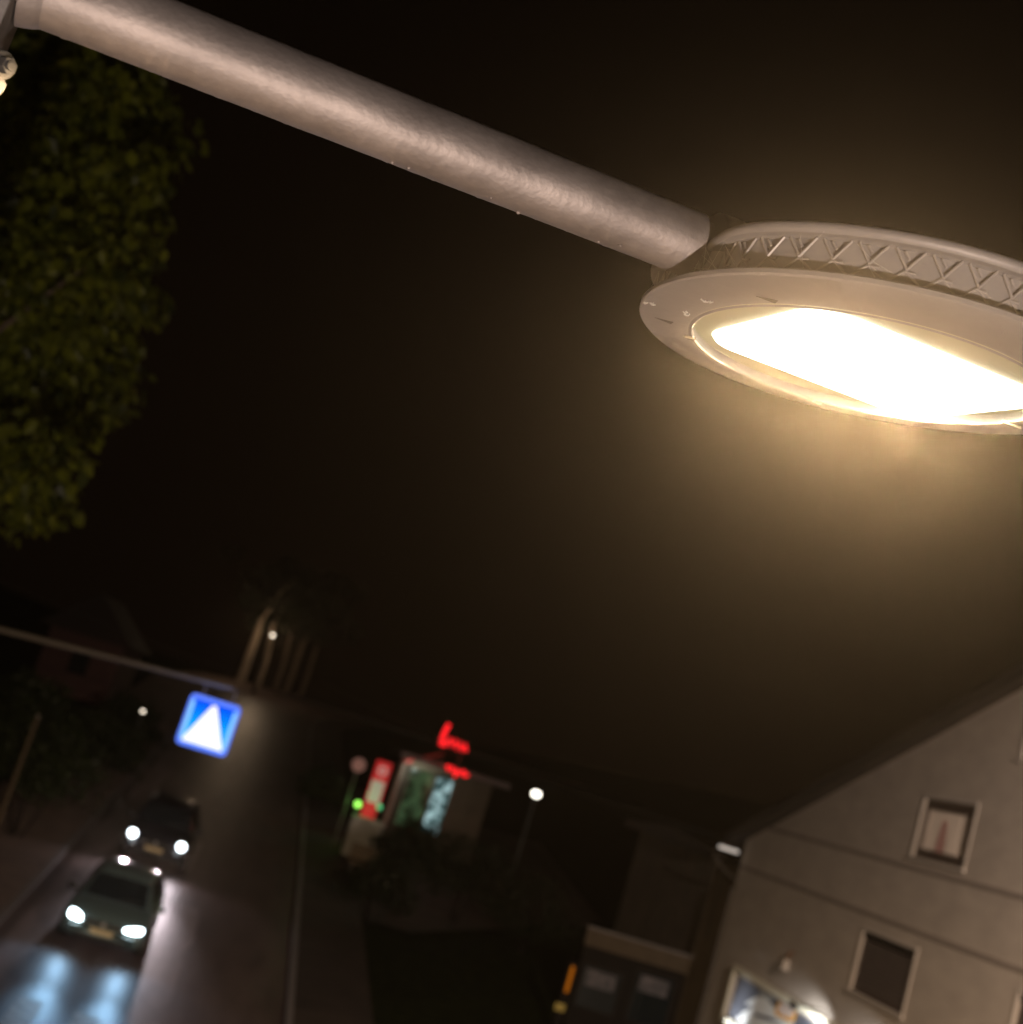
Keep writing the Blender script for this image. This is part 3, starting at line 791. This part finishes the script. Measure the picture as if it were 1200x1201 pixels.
# two small black spot lamps on arms above the board
SP = []
for i, (px, py) in enumerate(((952,1172),(1033,1199))):
    q = onX(px, py, HX-.45)
    # choose the point on a bar in front of the board top edge
    yy = onX(px, py, HX-.55).y
    lab = ['small black spotlight over the left part of the shop board', 'small black spotlight over the shop board, nearer the shuttered window'][i]
    sl2 = thing('spotlight', lab, 'lamp', (HX-.2, yy, zt), 'spotlights over the shop board')
    zq = q.z
    build('arm', MB().tube([(HX-.012,yy,zt+.10),(HX-.22,yy,zt+.16),(HX-.90,yy,zt+.12)], .014, 8), M['black'], sl2, smooth=True)
    build('lamp_head', MB().tube([(HX-1.0,yy,zt+.15),(HX-.96,yy,zt+.13),(HX-.90,yy,zt+.07),(HX-.87,yy,zt+.03)], [.03,.06,.075,.08], 14), M['black'], sl2, smooth=True)
    build('bulb', MB().ball((HX-.93,yy,zt+.09), .025, 10, 6), emat('spot bulb', (1,.95,.85), 2), sl2)
    light('SPOT', 'spot_light', (HX-.86,yy,zt-.10), 170, (.95,.97,1), 0, aim=(.62,.5,-.6), angle=radians(130), blend=.6, parent=sl2)
    SP.append(yy)
sl3 = thing('spotlight', 'black spotlight added unseen under the left end of the shop board, shining up', 'lamp', (HX-.2, yf-.6, zb-.35), 'spotlights over the shop board')
build('arm', MB().tube([(HX-.012,yf-.6,zb-.30),(HX-.8,yf-.6,zb-.42)], .014, 8), M['black'], sl3, smooth=True)
build('lamp_head', MB().tube([(HX-.95,yf-.6,zb-.50),(HX-.90,yf-.6,zb-.44),(HX-.84,yf-.6,zb-.36)], [.03,.06,.08], 14), M['black'], sl3, smooth=True)
light('SPOT', 'spot_light', (HX-.82,yf-.6,zb-.30), 110, (.92,.95,1), 0, aim=(.78,-.18,.56), angle=radians(70), blend=.7, parent=sl3)  # added spot below the view, brightens the board's left end
# little white vent cap on the wall
q = onX(927, 1133, HX)
vt = thing('wall_vent', 'small pale wall vent with a rusty bracket, fixed to the plaster above the shop board', 'wall vent', (HX, q.y, q.z-.15))
build('vent_shell', MB().tube([(HX-.12,q.y,q.z-.12),(HX-.12,q.y,q.z+.10),(HX-.12,q.y,q.z+.14)], [.10,.09,.04], 14), M['trim'], vt, smooth=True)
build('bracket', MB().tube([(HX-.004,q.y,q.z+.30),(HX-.10,q.y,q.z+.28),(HX-.12,q.y,q.z+.12)], .028, 8), mat('rusty iron', (.16,.07,.03), .9, var=.4), vt)

# ------------------------------------------------------------------ NEIGHBOUR WALL + ANNEX
NYW = CY+3.0
a_ = at(812, 1120, NYW)
nb = thing('house', 'dark brown plastered house wall showing just left of the gabled house corner', 'house', (a_.x+3, NYW, ground(NYW)))
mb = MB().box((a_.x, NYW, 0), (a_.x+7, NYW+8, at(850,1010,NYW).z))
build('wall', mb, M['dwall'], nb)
zt2 = at(850,1010,NYW).z
mb = MB().prism([(a_.x-.5,NYW-.5,zt2),(a_.x-.5,NYW+8.5,zt2),(a_.x-.5,NYW+8.5,zt2+.2),(a_.x-.5,NYW+4,zt2+.5),(a_.x-.5,NYW-.5,zt2+.2)], (8,0,0))
build('roof', mb, M['tile'], nb)
q1, q2 = at(845,1036,NYW-.08), at(829,1096,NYW-.08)
build('downpipe', MB().tube([(q1.x,NYW-.08,zt2-.02), (q1.x,NYW-.08,q2.z), (q1.x-.10,NYW-.10,q2.z-.12)], .05, 10), M['pipe'], nb, smooth=True)
AY = NYW-.6
al, ar = at(690,1086,AY), at(812,1128,AY)
zA = (al.z+ar.z)/2; gA = ground(AY)
ann = thing('garage', 'low flat-roofed shopfront with a beige fascia and dim posters beside the brown wall', 'shop', ((al.x+ar.x)/2, AY, gA))
build('wall', MB().box((al.x+.1,AY+.15,gA-.5),(ar.x-.02,AY+.55,zA-.02)), M['dark'], ann)
build('roof', MB().box((al.x-.05,AY+.05,zA-.04),(ar.x-.03,AY+.58,zA+.05)), M['greyp'], ann)
build('fascia', MB().box((al.x,AY-.06,zA-.42),(ar.x-.03,AY+.04,zA+.04)), M['fascia'], ann, bevel=.01)
build('fascia_lip', MB().box((al.x-.02,AY-.12,zA+.045),(ar.x-.03,AY+.04,zA+.10)), M['kerb'], ann)
wd = (ar.x-al.x)
for k in range(2):
    x0 = al.x+.2+k*wd*.48
    fr = MB(); zz0, zz1 = gA+.5, zA-.9+k*.25; X_ = x0+wd*.38
    fr.box((x0,AY+.08,zz0),(x0+.05,AY+.14,zz1)); fr.box((X_-.05,AY+.08,zz0),(X_,AY+.14,zz1)); fr.box((x0+.05,AY+.08,zz1-.05),(X_-.05,AY+.14,zz1)); fr.box((x0+.05,AY+.08,zz0),(X_-.05,AY+.14,zz0+.05))
    fo = build('window', fr, M['greyp'], ann)
    build('pane', MB().box((x0+.06,AY+.10,zz0+.06),(X_-.06,AY+.12,zz1-.06)), M['cglass'], fo)
    build('poster', MB().box((x0+.15,AY+.085,zz1-.55),(X_-.2,AY+.095,zz1-.12)), mat('dim poster', (.11,.095,.10), .6, c2=(.03,.03,.035), vscale=5), fo)
# orange illuminated strip + shelf
o1, o2_ = at(672,1133,AY-1), at(664,1163,AY-1)
vg = thing('illuminated_column', 'narrow orange glowing column beside the dark flat-roofed shopfront', 'light column', (o2_.x, AY-1, ground(AY-1)))
x_ = (o1.x+o2_.x)/2
build('body', MB().box((x_-.10,AY-.99,ground(AY-1)),(x_+.10,AY-.80,o1.z+.1)), M['dark'], vg, bevel=.01)
build('light_strip', MB().tube([(x_,AY-1.02,o1.z),(x_,AY-1.02,o2_.z)], .05, 10), M['orange_e'], vg)
q = at(656,1181,AY-1)
build('lit_panel', MB().box((q.x-.12,AY-1.03,q.z-.08),(q.x+.14,AY-.995,q.z+.10)), M['yell_e'], vg)

# ------------------------------------------------------------------ KIOSK
KY = 53.0; kg = ground(KY)+.1
kl = at(462, 950, KY).x; kr = kl+3.6
kt = at(490, 893, KY).z
kio = thing('kiosk', 'small roadside kiosk with a green lit window and bluish display under a dark roof', 'kiosk', ((kl+kr)/2, KY, kg))
mb = MB(); t = .12
mb.box((kl,KY,kg),(kr,KY+.12,kg+.75)); mb.box((kl,KY+.001,kt-.25),(kr,KY+.12,kt))
mb.box((kr-1.6,KY+.001,kg+.75),(kr,KY+.12,kt-.25)); mb.box((kl,KY+.12,kg),(kl+.12,KY+4,kt)); mb.box((kr-.12,KY+.12,kg),(kr,KY+4,kt)); mb.box((kl+.12,KY+3.9,kg),(kr-.12,KY+4,kt))
build('wall', mb, M['dwall'], kio)
rfk = build('roof', MB().box((kl-.5,KY-1.0,kt+.005),(kr+.5,KY+4.4,kt+.22)), M['greyp'], kio, bevel=.03)
build('fascia', MB().box((kl-.52,KY-1.05,kt+.02),(kr+.52,KY-1.005,kt+.24)), mat('dark fascia', (.05,.03,.03), .5), rfk)
# green lit interior
gi = emat('green lit interior', (.16,.28,.12), .16)
def noisy_emit(name, ca, cb, s, scale):
    m = bpy.data.materials.new(name); m.use_nodes = True; nt = m.node_tree; nt.nodes.clear()
    tc = nt.nodes.new('ShaderNodeTexCoord'); nz = nt.nodes.new('ShaderNodeTexNoise'); nz.inputs['Scale'].default_value = scale
    r = nt.nodes.new('ShaderNodeValToRGB'); r.color_ramp.elements[0].position = .42; r.color_ramp.elements[1].position = .58
    r.color_ramp.elements[0].color = (*ca,1); r.color_ramp.elements[1].color = (*cb,1)
    e = nt.nodes.new('ShaderNodeEmission'); e.inputs[1].default_value = s; o = nt.nodes.new('ShaderNodeOutputMaterial')
    nt.links.new(tc.outputs['Object'], nz.inputs[0]); nt.links.new(nz.outputs[0], r.inputs[0]); nt.links.new(r.outputs[0], e.inputs[0]); nt.links.new(e.outputs[0], o.inputs[0])
    return m
gx0, gx1 = kl+.15, at(501,940,KY).x
dx0, dx1 = gx1+.12, at(527,945,KY).x+.1
zk0 = kg+.75
fr = MB()
for xx in (gx0-.03, gx1, dx1): fr.box((xx,KY-.02,zk0),(xx+.06,KY+.08,kt-.25))
wk = build('window', fr, M['brownwood'], kio)
build('pane', MB().box((gx0,KY+.02,zk0),(gx1,KY+.03,kt-.25)), M['glass'], wk)
build('lit_interior', MB().box((gx0,KY+.5,zk0-.3),(gx1+.1,KY+.52,kt-.3)), noisy_emit('green lit goods', (.012,.02,.008), (.10,.19,.085), .36, 2.2), wk)
build('display', MB().box((dx0,KY+.04,zk0+.05),(dx1,KY+.06,kt-.35)), noisy_emit('bluish display', (.02,.06,.06), (.48,.72,.74), .72, 3.2), wk)
# canopy post
p1, p2 = at(470,904,KY-1.5), at(451,964,KY-1.5)
cpx = at(461,934,KY-.9).x
build('canopy_post', MB().tube([(cpx,KY-.9,kt),(cpx,KY-.9,kg)], .09, 10), M['trim'], kio)
ra, rb = at(475,893,KY-1.15), at(519,884,KY+5)
build('roof_edge', MB().tube([ra, V((rb.x,KY+5,rb.z))], .07, 8), mat('neon lit edge', (.5,.04,.04), .5, emit=(1,.05,.04), es=.05), rfk)  # red neon light on the roof edge, put into colour and glow
light('POINT', 'kiosk_fill', (cpx+.7, KY-.7, kt-.35), 45, (.85,1,.82), 0, parent=kio)  # added bare light for display glow on planter and bench, no lamp modelled
# neon letters: rounded tube strokes
def strokes(pts_list, Y, r=.055):
    mb = MB()
    for pts in pts_list: mb.tube([at(a, b, Y) for a, b in pts], r, 8)
    return mb
NEO_Y = KY-1.25
neo = thing('neon_sign', 'red neon script in two lines glowing above the kiosk roof', 'neon sign', (at(532,900,KY).x, NEO_Y, kt+.1))
mbn = strokes([[(527,849),(523,856),(519,865),(517,873),(523,874)], [(519,871),(524,872),(528,866),(530,875),(534,868),(536,878),(540,871),(542,880),(546,873),(546,881)]], NEO_Y, .085)
build('upper_line', mbn, M['neon'], neo)
mbn = strokes([[(525,897),(526,902),(531,900),(531,905),(535,902),(534,911),(537,905),(541,907),(543,904),(546,910),(549,908)]], NEO_Y, .075)
build('lower_line', mbn, M['neon'], neo)
for a, b in ((522,874),(543,878)):
    q = at(a, b, NEO_Y); build('support', MB().tube([(q.x,NEO_Y+.1,kt+.1),(q.x,NEO_Y+.1,q.z+.3)], .03, 8), M['black'], neo)
light('POINT', 'neon_light', at(530,880,KY-1.8), 30, (1,.05,.04), .3)
# red totem
TY = 50.0; tg = ground(TY)+.1
ta, tb_ = at(451,893,TY), at(434,955,TY)
tx = (ta.x+tb_.x)/2
tot = thing('totem_sign', 'tall red totem sign with a round white emblem, in front of the kiosk', 'sign', (tx, TY, tg))
zz0, zz1 = tb_.z, ta.z; hwid = .30
red = mat('red enamel', (.55,.015,.02), .5, emit=(1,.02,.03), es=.30); whp = mat('white panel', (.7,.62,.58), .5, emit=(1,.8,.75), es=.16)
build('body', MB().box((tx-hwid,TY,tg),(tx+hwid,TY+.22,zz1)), red, tot, bevel=.03)
build('emblem', MB().tube([(tx,TY-.02,zz1-.36),(tx,TY-.004,zz1-.36)], .19, 20), mat('emblem', (.7,.4,.4), .5, emit=(1,.45,.45), es=.28), tot)
build('emblem_dot', MB().tube([(tx,TY-.03,zz1-.36),(tx,TY-.022,zz1-.36)], .08, 14), red, tot)
build('white_panel', MB().box((tx-hwid+.04,TY-.02,zz0+.45),(tx+hwid-.07,TY-.004,zz1-.75)), whp, tot)
# two green lamps
for (px, py, m_, r_, lab) in ((420,943,M['green_e'],.12,'bright green lamp left of the red totem'), (445,946,M['green2'],.11,'fainter green lamp right of the red totem')):
    q = at(px, py, TY-.6)
    t = thing('signal_lamp', lab, 'lamp', (q.x, TY-.6, tg), 'green lamps by the kiosk')
    build('post', MB().tube([(q.x,TY-.55,tg-.05),(q.x,TY-.55,q.z)], .04, 8), M['black'], t)
    build('lens', MB().ball(q, r_, 14, 10), m_, t, smooth=True)
q = at(420,943,TY-1); light('POINT', 'green_glow', q, 12, (.3,1,.2), .1)
# round traffic sign
q = at(421, 897, TY-1)
rs = thing('round_sign', 'round pinkish traffic sign on a thin post left of the red totem', 'traffic sign', (q.x, TY-1, tg))
build('post', MB().tube([(q.x,TY-.95,tg-.1),(q.x,TY-.95,q.z+.2)], .03, 8), M['post'], rs)
build('disc', MB().tube([(q.x,TY-1,q.z),(q.x,TY-.97,q.z)], .26, 28), mat('pinkish sign disc', (.62,.33,.30), .5, emit=(1,.45,.4), es=.05), rs)  # disc is no lamp; a weak pink glow is put into its colour
# white counter and slatted bench
q0, q1 = at(412,975,TY-2), at(437,985,TY-2); g_ = ground(TY-2)+.1
ct = thing('planter', 'pale white planter box below the green lamps', 'planter', ((q0.x+q1.x)/2, TY-2, g_))
zc = at(420,957,TY-2).z
build('box', MB().box((q0.x-.1,TY-2,g_),(q1.x+.25,TY-1.4,zc)), mat('pale concrete', (.52,.50,.45), .8, var=.2), ct, bevel=.03)
q0, q1 = at(410,1000,TY-4.5), at(452,985,TY-4.5); g_ = ground(TY-4.5)
bn = thing('bench', 'slatted wooden bench between the pale planter and the dark round bush', 'bench', ((q0.x+q1.x)/2, TY-4.5, g_))
wood = mat('bench wood', (.28,.19,.11), .7, var=.3, vscale=6)
bx0, bx1 = q0.x+.05, q1.x+.25
mb = MB()
for k in range(5): mb.box((bx0,TY-4.6+k*.11,g_+.45),(bx1,TY-4.53+k*.11,g_+.49))
build('seat', mb, wood, bn)
mb = MB()
for k in range(4): mb.box((bx0,TY-4.02+k*.03,g_+.58+k*.13),(bx1,TY-3.98+k*.03,g_+.66+k*.13))
build('backrest', mb, wood, bn)
for xx in (bx0+.15, bx1-.15):
    for yy in (TY-4.55, TY-4.15):
        build('leg', MB().box((xx-.03,yy-.03,g_-.02),(xx+.03,yy+.03,g_+.45)), M['black'], bn)

# ------------------------------------------------------------------ LEFT HOUSE FAR
LY = 66.0
la, lb = at(62, 800, LY), at(136, 760, LY)
lh = thing('house', 'dim reddish house half hidden behind the bushes on the far left', 'house', ((la.x+lb.x)/2, LY, ground(LY)))
zt3 = at(110,748,LY).z
lwins = [(la.x+.5+k*1.35, la.x+1.25+k*1.35) for k in range(3)]
build('wall', MB().box((la.x-1,LY,ground(LY)-.3),(lb.x+.4,LY+8,zt3)), M['redwall'], lh)
build('roof', MB().prism([(la.x-1.5,LY-.6,zt3),(lb.x+.9,LY-.6,zt3),((la.x+lb.x)/2-.3,LY-.6,zt3+2.2)], (0,9.2,0)), M['tile'], lh)
for (a, b) in lwins:
    if b > lb.x+.2: continue
    fo = build('window', MB().box((a-.08,LY-.05,zt3-1.9),(b+.08,LY-.004,zt3-.7)), M['dark'], lh)
    build('pane', MB().box((a,LY-.07,zt3-1.8),(b,LY-.054,zt3-.8)), M['cglass'], fo)
light('POINT', 'red_house_light', V((lb.x+.9, LY-3, zt3-.6)), 4, (1,.4,.35), .1)  # bare point light in front of the house, no lamp modelled

# ------------------------------------------------------------------ VEGETATION
def leaf(mb, p, s, d, rng, droop=.5):
    d = V(d).normalized(); a = V((rng.uniform(-1,1), rng.uniform(-1,1), rng.uniform(-1,1))); a = (a-d*a.dot(d)).normalized(); nn = d.cross(a)
    w = s*.36
    vs = [p, p+d*s*.35+a*w+nn*s*.06, p+d*s*.75+a*w*.7, p+d*s*1.05-nn*s*.12, p+d*s*.75-a*w*.7, p+d*s*.35-a*w+nn*s*.06]
    k = len(mb.v); mb.v += vs; mb.f += [[k,k+1,k+2,k+3],[k,k+3,k+4,k+5]]; mb.m += [0,0]
def clump(mb, c, r, n_, s, rng, down=.6):
    for _ in range(n_):
        while True:
            q = V((rng.uniform(-1,1), rng.uniform(-1,1), rng.uniform(-1,1)))
            if q.length < 1: break
        p = c + V((q.x*r, q.y*r, q.z*r*.8))
        d = V((q.x*.7+rng.uniform(-.6,.6), q.y*.7+rng.uniform(-.6,.6), -down+rng.uniform(-.6,.5)))
        leaf(mb, p, s*rng.uniform(.6,1.2), d, rng)
def branch_tree(name, label, cat, x, y, trunk_h, r0, spec, leafm, barkm, group=None):
    g = ground(y)
    t = thing(name, label, cat, (x, y, g), group)
    rng = random.Random(spec.get('seed', 1))
    tb = MB(); top = V((x+rng.uniform(-.3,.3), y, g+trunk_h))
    tb.tube([(x,y,g-.1),(x+.05,y,g+trunk_h*.4),(top.x,top.y,top.z)], [r0*1.25,r0*.95,r0*.7], 12)
    cl = spec['clumps']
    for c_ in cl[::spec.get('every', 5)]:
        m = top.lerp(c_, .5) + V((rng.uniform(-.3,.3), rng.uniform(-.3,.3), rng.uniform(-.1,.4)))
        tb.tube([top-V((0,0,rng.uniform(0,trunk_h*.3))), m, c_], [r0*.32, r0*.16, r0*.05], 6)
    build('trunk', tb, barkm, t, smooth=True)
    lm = MB()
    for c_ in cl: clump(lm, c_, spec['r']*rng.uniform(.7,1.2), spec['n'], spec['s'], rng, spec.get('down', .6))
    build('crown', lm, leafm, t)
    return t
# near tree at the left
rng = random.Random(5); cl = []
TYc = 12.6
edge = sorted((at(a, b, 12).z, at(a, b, 12).x) for a, b in ((-60,690),(30,665),(72,640),(72,590),(78,545),(108,470),(150,415),(165,330),(228,275),(215,190),(232,120),(200,60),(120,0),(0,-60)))
def ex(z):
    for i in range(len(edge)-1):
        if edge[i][0] <= z <= edge[i+1][0]:
            t = (z-edge[i][0])/(edge[i+1][0]-edge[i][0]); return edge[i][1]*(1-t)+edge[i+1][1]*t
    return edge[0][1] if z < edge[0][0] else edge[-1][1]
while len(cl) < 250:
    z = rng.uniform(7.75, 13.2); yy = rng.uniform(10.4, 15.5); xe = ex(z)*yy/12.0 - .14
    x = xe - abs(rng.gauss(0, 1.1))
    if x < -7.5: continue
    if noise.noise(V((x*.7, yy*.7, z*.7))) < .03: continue
    cl.append(V((x, yy, z)))
branch_tree('tree', 'broad leafy tree with yellow green foliage filling the left side of the picture', 'tree', -5.9, 12.8, 6.5, .28,
            {'clumps': cl, 'r': .42, 'n': 120, 's': .13, 'seed': 4, 'every': 6, 'down': .7}, M['leafa'], M['bark'])
# far row of pale trunks under the far lamp
i = 0
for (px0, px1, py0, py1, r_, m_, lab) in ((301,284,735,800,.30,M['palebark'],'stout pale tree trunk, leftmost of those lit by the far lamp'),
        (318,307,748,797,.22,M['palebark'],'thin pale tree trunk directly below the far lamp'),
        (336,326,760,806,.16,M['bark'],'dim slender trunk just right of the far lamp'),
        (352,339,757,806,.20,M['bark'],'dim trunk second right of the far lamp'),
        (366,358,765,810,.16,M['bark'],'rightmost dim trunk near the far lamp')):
    Yt = 97+i*1.3; a = at(px0, py0, Yt); b = at(px1, py1, Yt); rng = random.Random(20+i)
    x_ = (a.x+b.x)/2
    cl = [V((x_+rng.gauss(0,1.3), Yt+rng.gauss(0,1.3), rng.uniform(12.0,16.5))) for _ in range(26)]
    if i == 0: cl += [V((x_+rng.gauss(0,.5), Yt+.5, rng.uniform(11.3,12.5))) for _ in range(3)]
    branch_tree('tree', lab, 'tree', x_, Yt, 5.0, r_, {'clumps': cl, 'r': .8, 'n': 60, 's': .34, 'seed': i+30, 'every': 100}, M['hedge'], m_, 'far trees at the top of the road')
    i += 1
def bush(label, px, py, Y, rx, rz_, leafm, seed, s=.10, n_=60, nc=60, base=None, nm='bush', group='dark bushes'):
    q = at(px, py, Y); rng = random.Random(seed); g = ground(Y) if base is None else base
    t = thing(nm, label, 'bush', (q.x, Y, g), group)
    lm = MB()
    for _ in range(nc):
        a = rng.uniform(0, 2*pi); e_ = math.asin(rng.uniform(-.4, 1)); k = rng.uniform(.55, 1)
        c_ = V((q.x+cos(a)*cos(e_)*rx*k, Y+sin(a)*cos(e_)*rx*k, q.z+sin(e_)*rz_*k))
        clump(lm, c_, rx*.28, n_, s, rng, .2)
    build('foliage', lm, leafm, t)
    sm = MB()
    for k in range(5):
        a = rng.uniform(0, 2*pi); sm.tube([(q.x+.1*cos(a),Y+.1*sin(a),g-.05),(q.x+rx*.5*cos(a),Y+rx*.5*sin(a),q.z+rz_*.3)], [.03,.012], 6)
    build('stem', sm, M['dark'], t)
bush('black round bush in front of the kiosk display', 482, 1008, 42, 1.15, 1.35, M['hedge'], 1, nc=90)
bush('low dark bush lying right of the bench', 445, 1045, 40, 1.2, .9, M['hedge'], 2)
bush('dark wide bush below the neon letters, right of the round bush', 545, 1030, 43, 1.6, 1.5, M['hedge'], 3, nc=80)
bush('dark bush between the post lamp and the orange column', 620, 1075, 42, 1.5, 1.3, M['hedge'], 9)
bush('dim green bush behind the slim grey pole at the left edge', 25, 850, 42, 1.6, 1.7, M['leafb'], 4, s=.14, nc=80)
bush('dark green bush nearest the kerb left of the blue sign', 110, 880, 50, 1.9, 1.6, M['leafb'], 5, s=.14, nc=80)
bush('dark bush low at the left edge below the slim pole top', 45, 905, 38, 1.7, 1.2, M['leafb'], 6, s=.13, nc=70)
bush('small far bush under the tiny dim lamp', 150, 850, 60, 1.6, 1.3, M['leafb'], 7, s=.16)
bush('low green verge bush by the road, left of the totem sign', 378, 925, 55, .9, .9, M['leafb'], 8, s=.12, nc=40)

# ------------------------------------------------------------------ WIRES
def wire(label, a, b, sag, r=.012):
    pts = []
    for k in range(25):
        t = k/24; p = a.lerp(b, t); p.z -= sag*4*t*(1-t); pts.append(p)
    o = build('overhead_wire', MB().tube(pts, r, 6), M['black']); 
    tag(o, label, 'wire', 'overhead wires')
wire('thin wire running from the far left down to the roof corner of the gabled house', at(-100, 640, 48), at(858, 985, 36), .35, .009)
wire('thin lower wire reaching the gabled house above its downpipe', at(380, 800, 60), at(850, 1000, 36), .3, .009)

# ------------------------------------------------------------------ HAZE
mb = MB().box((-70,-45,-5), (70,135,24))
hz = bpy.data.materials.new('night haze'); hz.use_nodes = True; nt = hz.node_tree; nt.nodes.clear()
pv = nt.nodes.new('ShaderNodeVolumePrincipled'); pv.inputs['Color'].default_value = (1,.88,.70,1); pv.inputs['Density'].default_value = 0.00013; pv.inputs['Anisotropy'].default_value = .92
o = nt.nodes.new('ShaderNodeOutputMaterial'); nt.links.new(pv.outputs[0], o.inputs['Volume'])
tag(build('haze', mb, hz), kind='stuff')

# ------------------------------------------------------------------ WORLD, CAMERA
w = bpy.data.worlds.new('World'); scene.world = w; w.use_nodes = True
bg = w.node_tree.nodes['Background']; bg.inputs[0].default_value = (.0016,.0008,.0004,1); bg.inputs[1].default_value = 1
cam = bpy.data.cameras.new('camera'); co = bpy.data.objects.new('camera', cam); col.objects.link(co)
cam.sensor_width = 36; cam.sensor_fit = 'AUTO'; cam.lens = 36*F/PT; cam.clip_start = .05; cam.clip_end = 1000
R = Matrix((IX, -IY, -fwd)).transposed()
co.matrix_world = Matrix.Translation(CAM) @ R.to_4x4()
cam.dof.use_dof = True; cam.dof.focus_distance = 1.50; cam.dof.aperture_fstop = 4.5
scene.camera = co
vs = scene.view_settings; vs.view_transform = 'Standard'; vs.look = 'None'; vs.exposure = 0; vs.gamma = 1
cy = scene.cycles
cy.max_bounces = 5; cy.transparent_max_bounces = 16; cy.volume_bounces = 0; cy.diffuse_bounces = 2; cy.glossy_bounces = 3
cy.sample_clamp_indirect = 3; cy.use_denoising = True; cy.caustics_reflective = False; cy.caustics_refractive = False
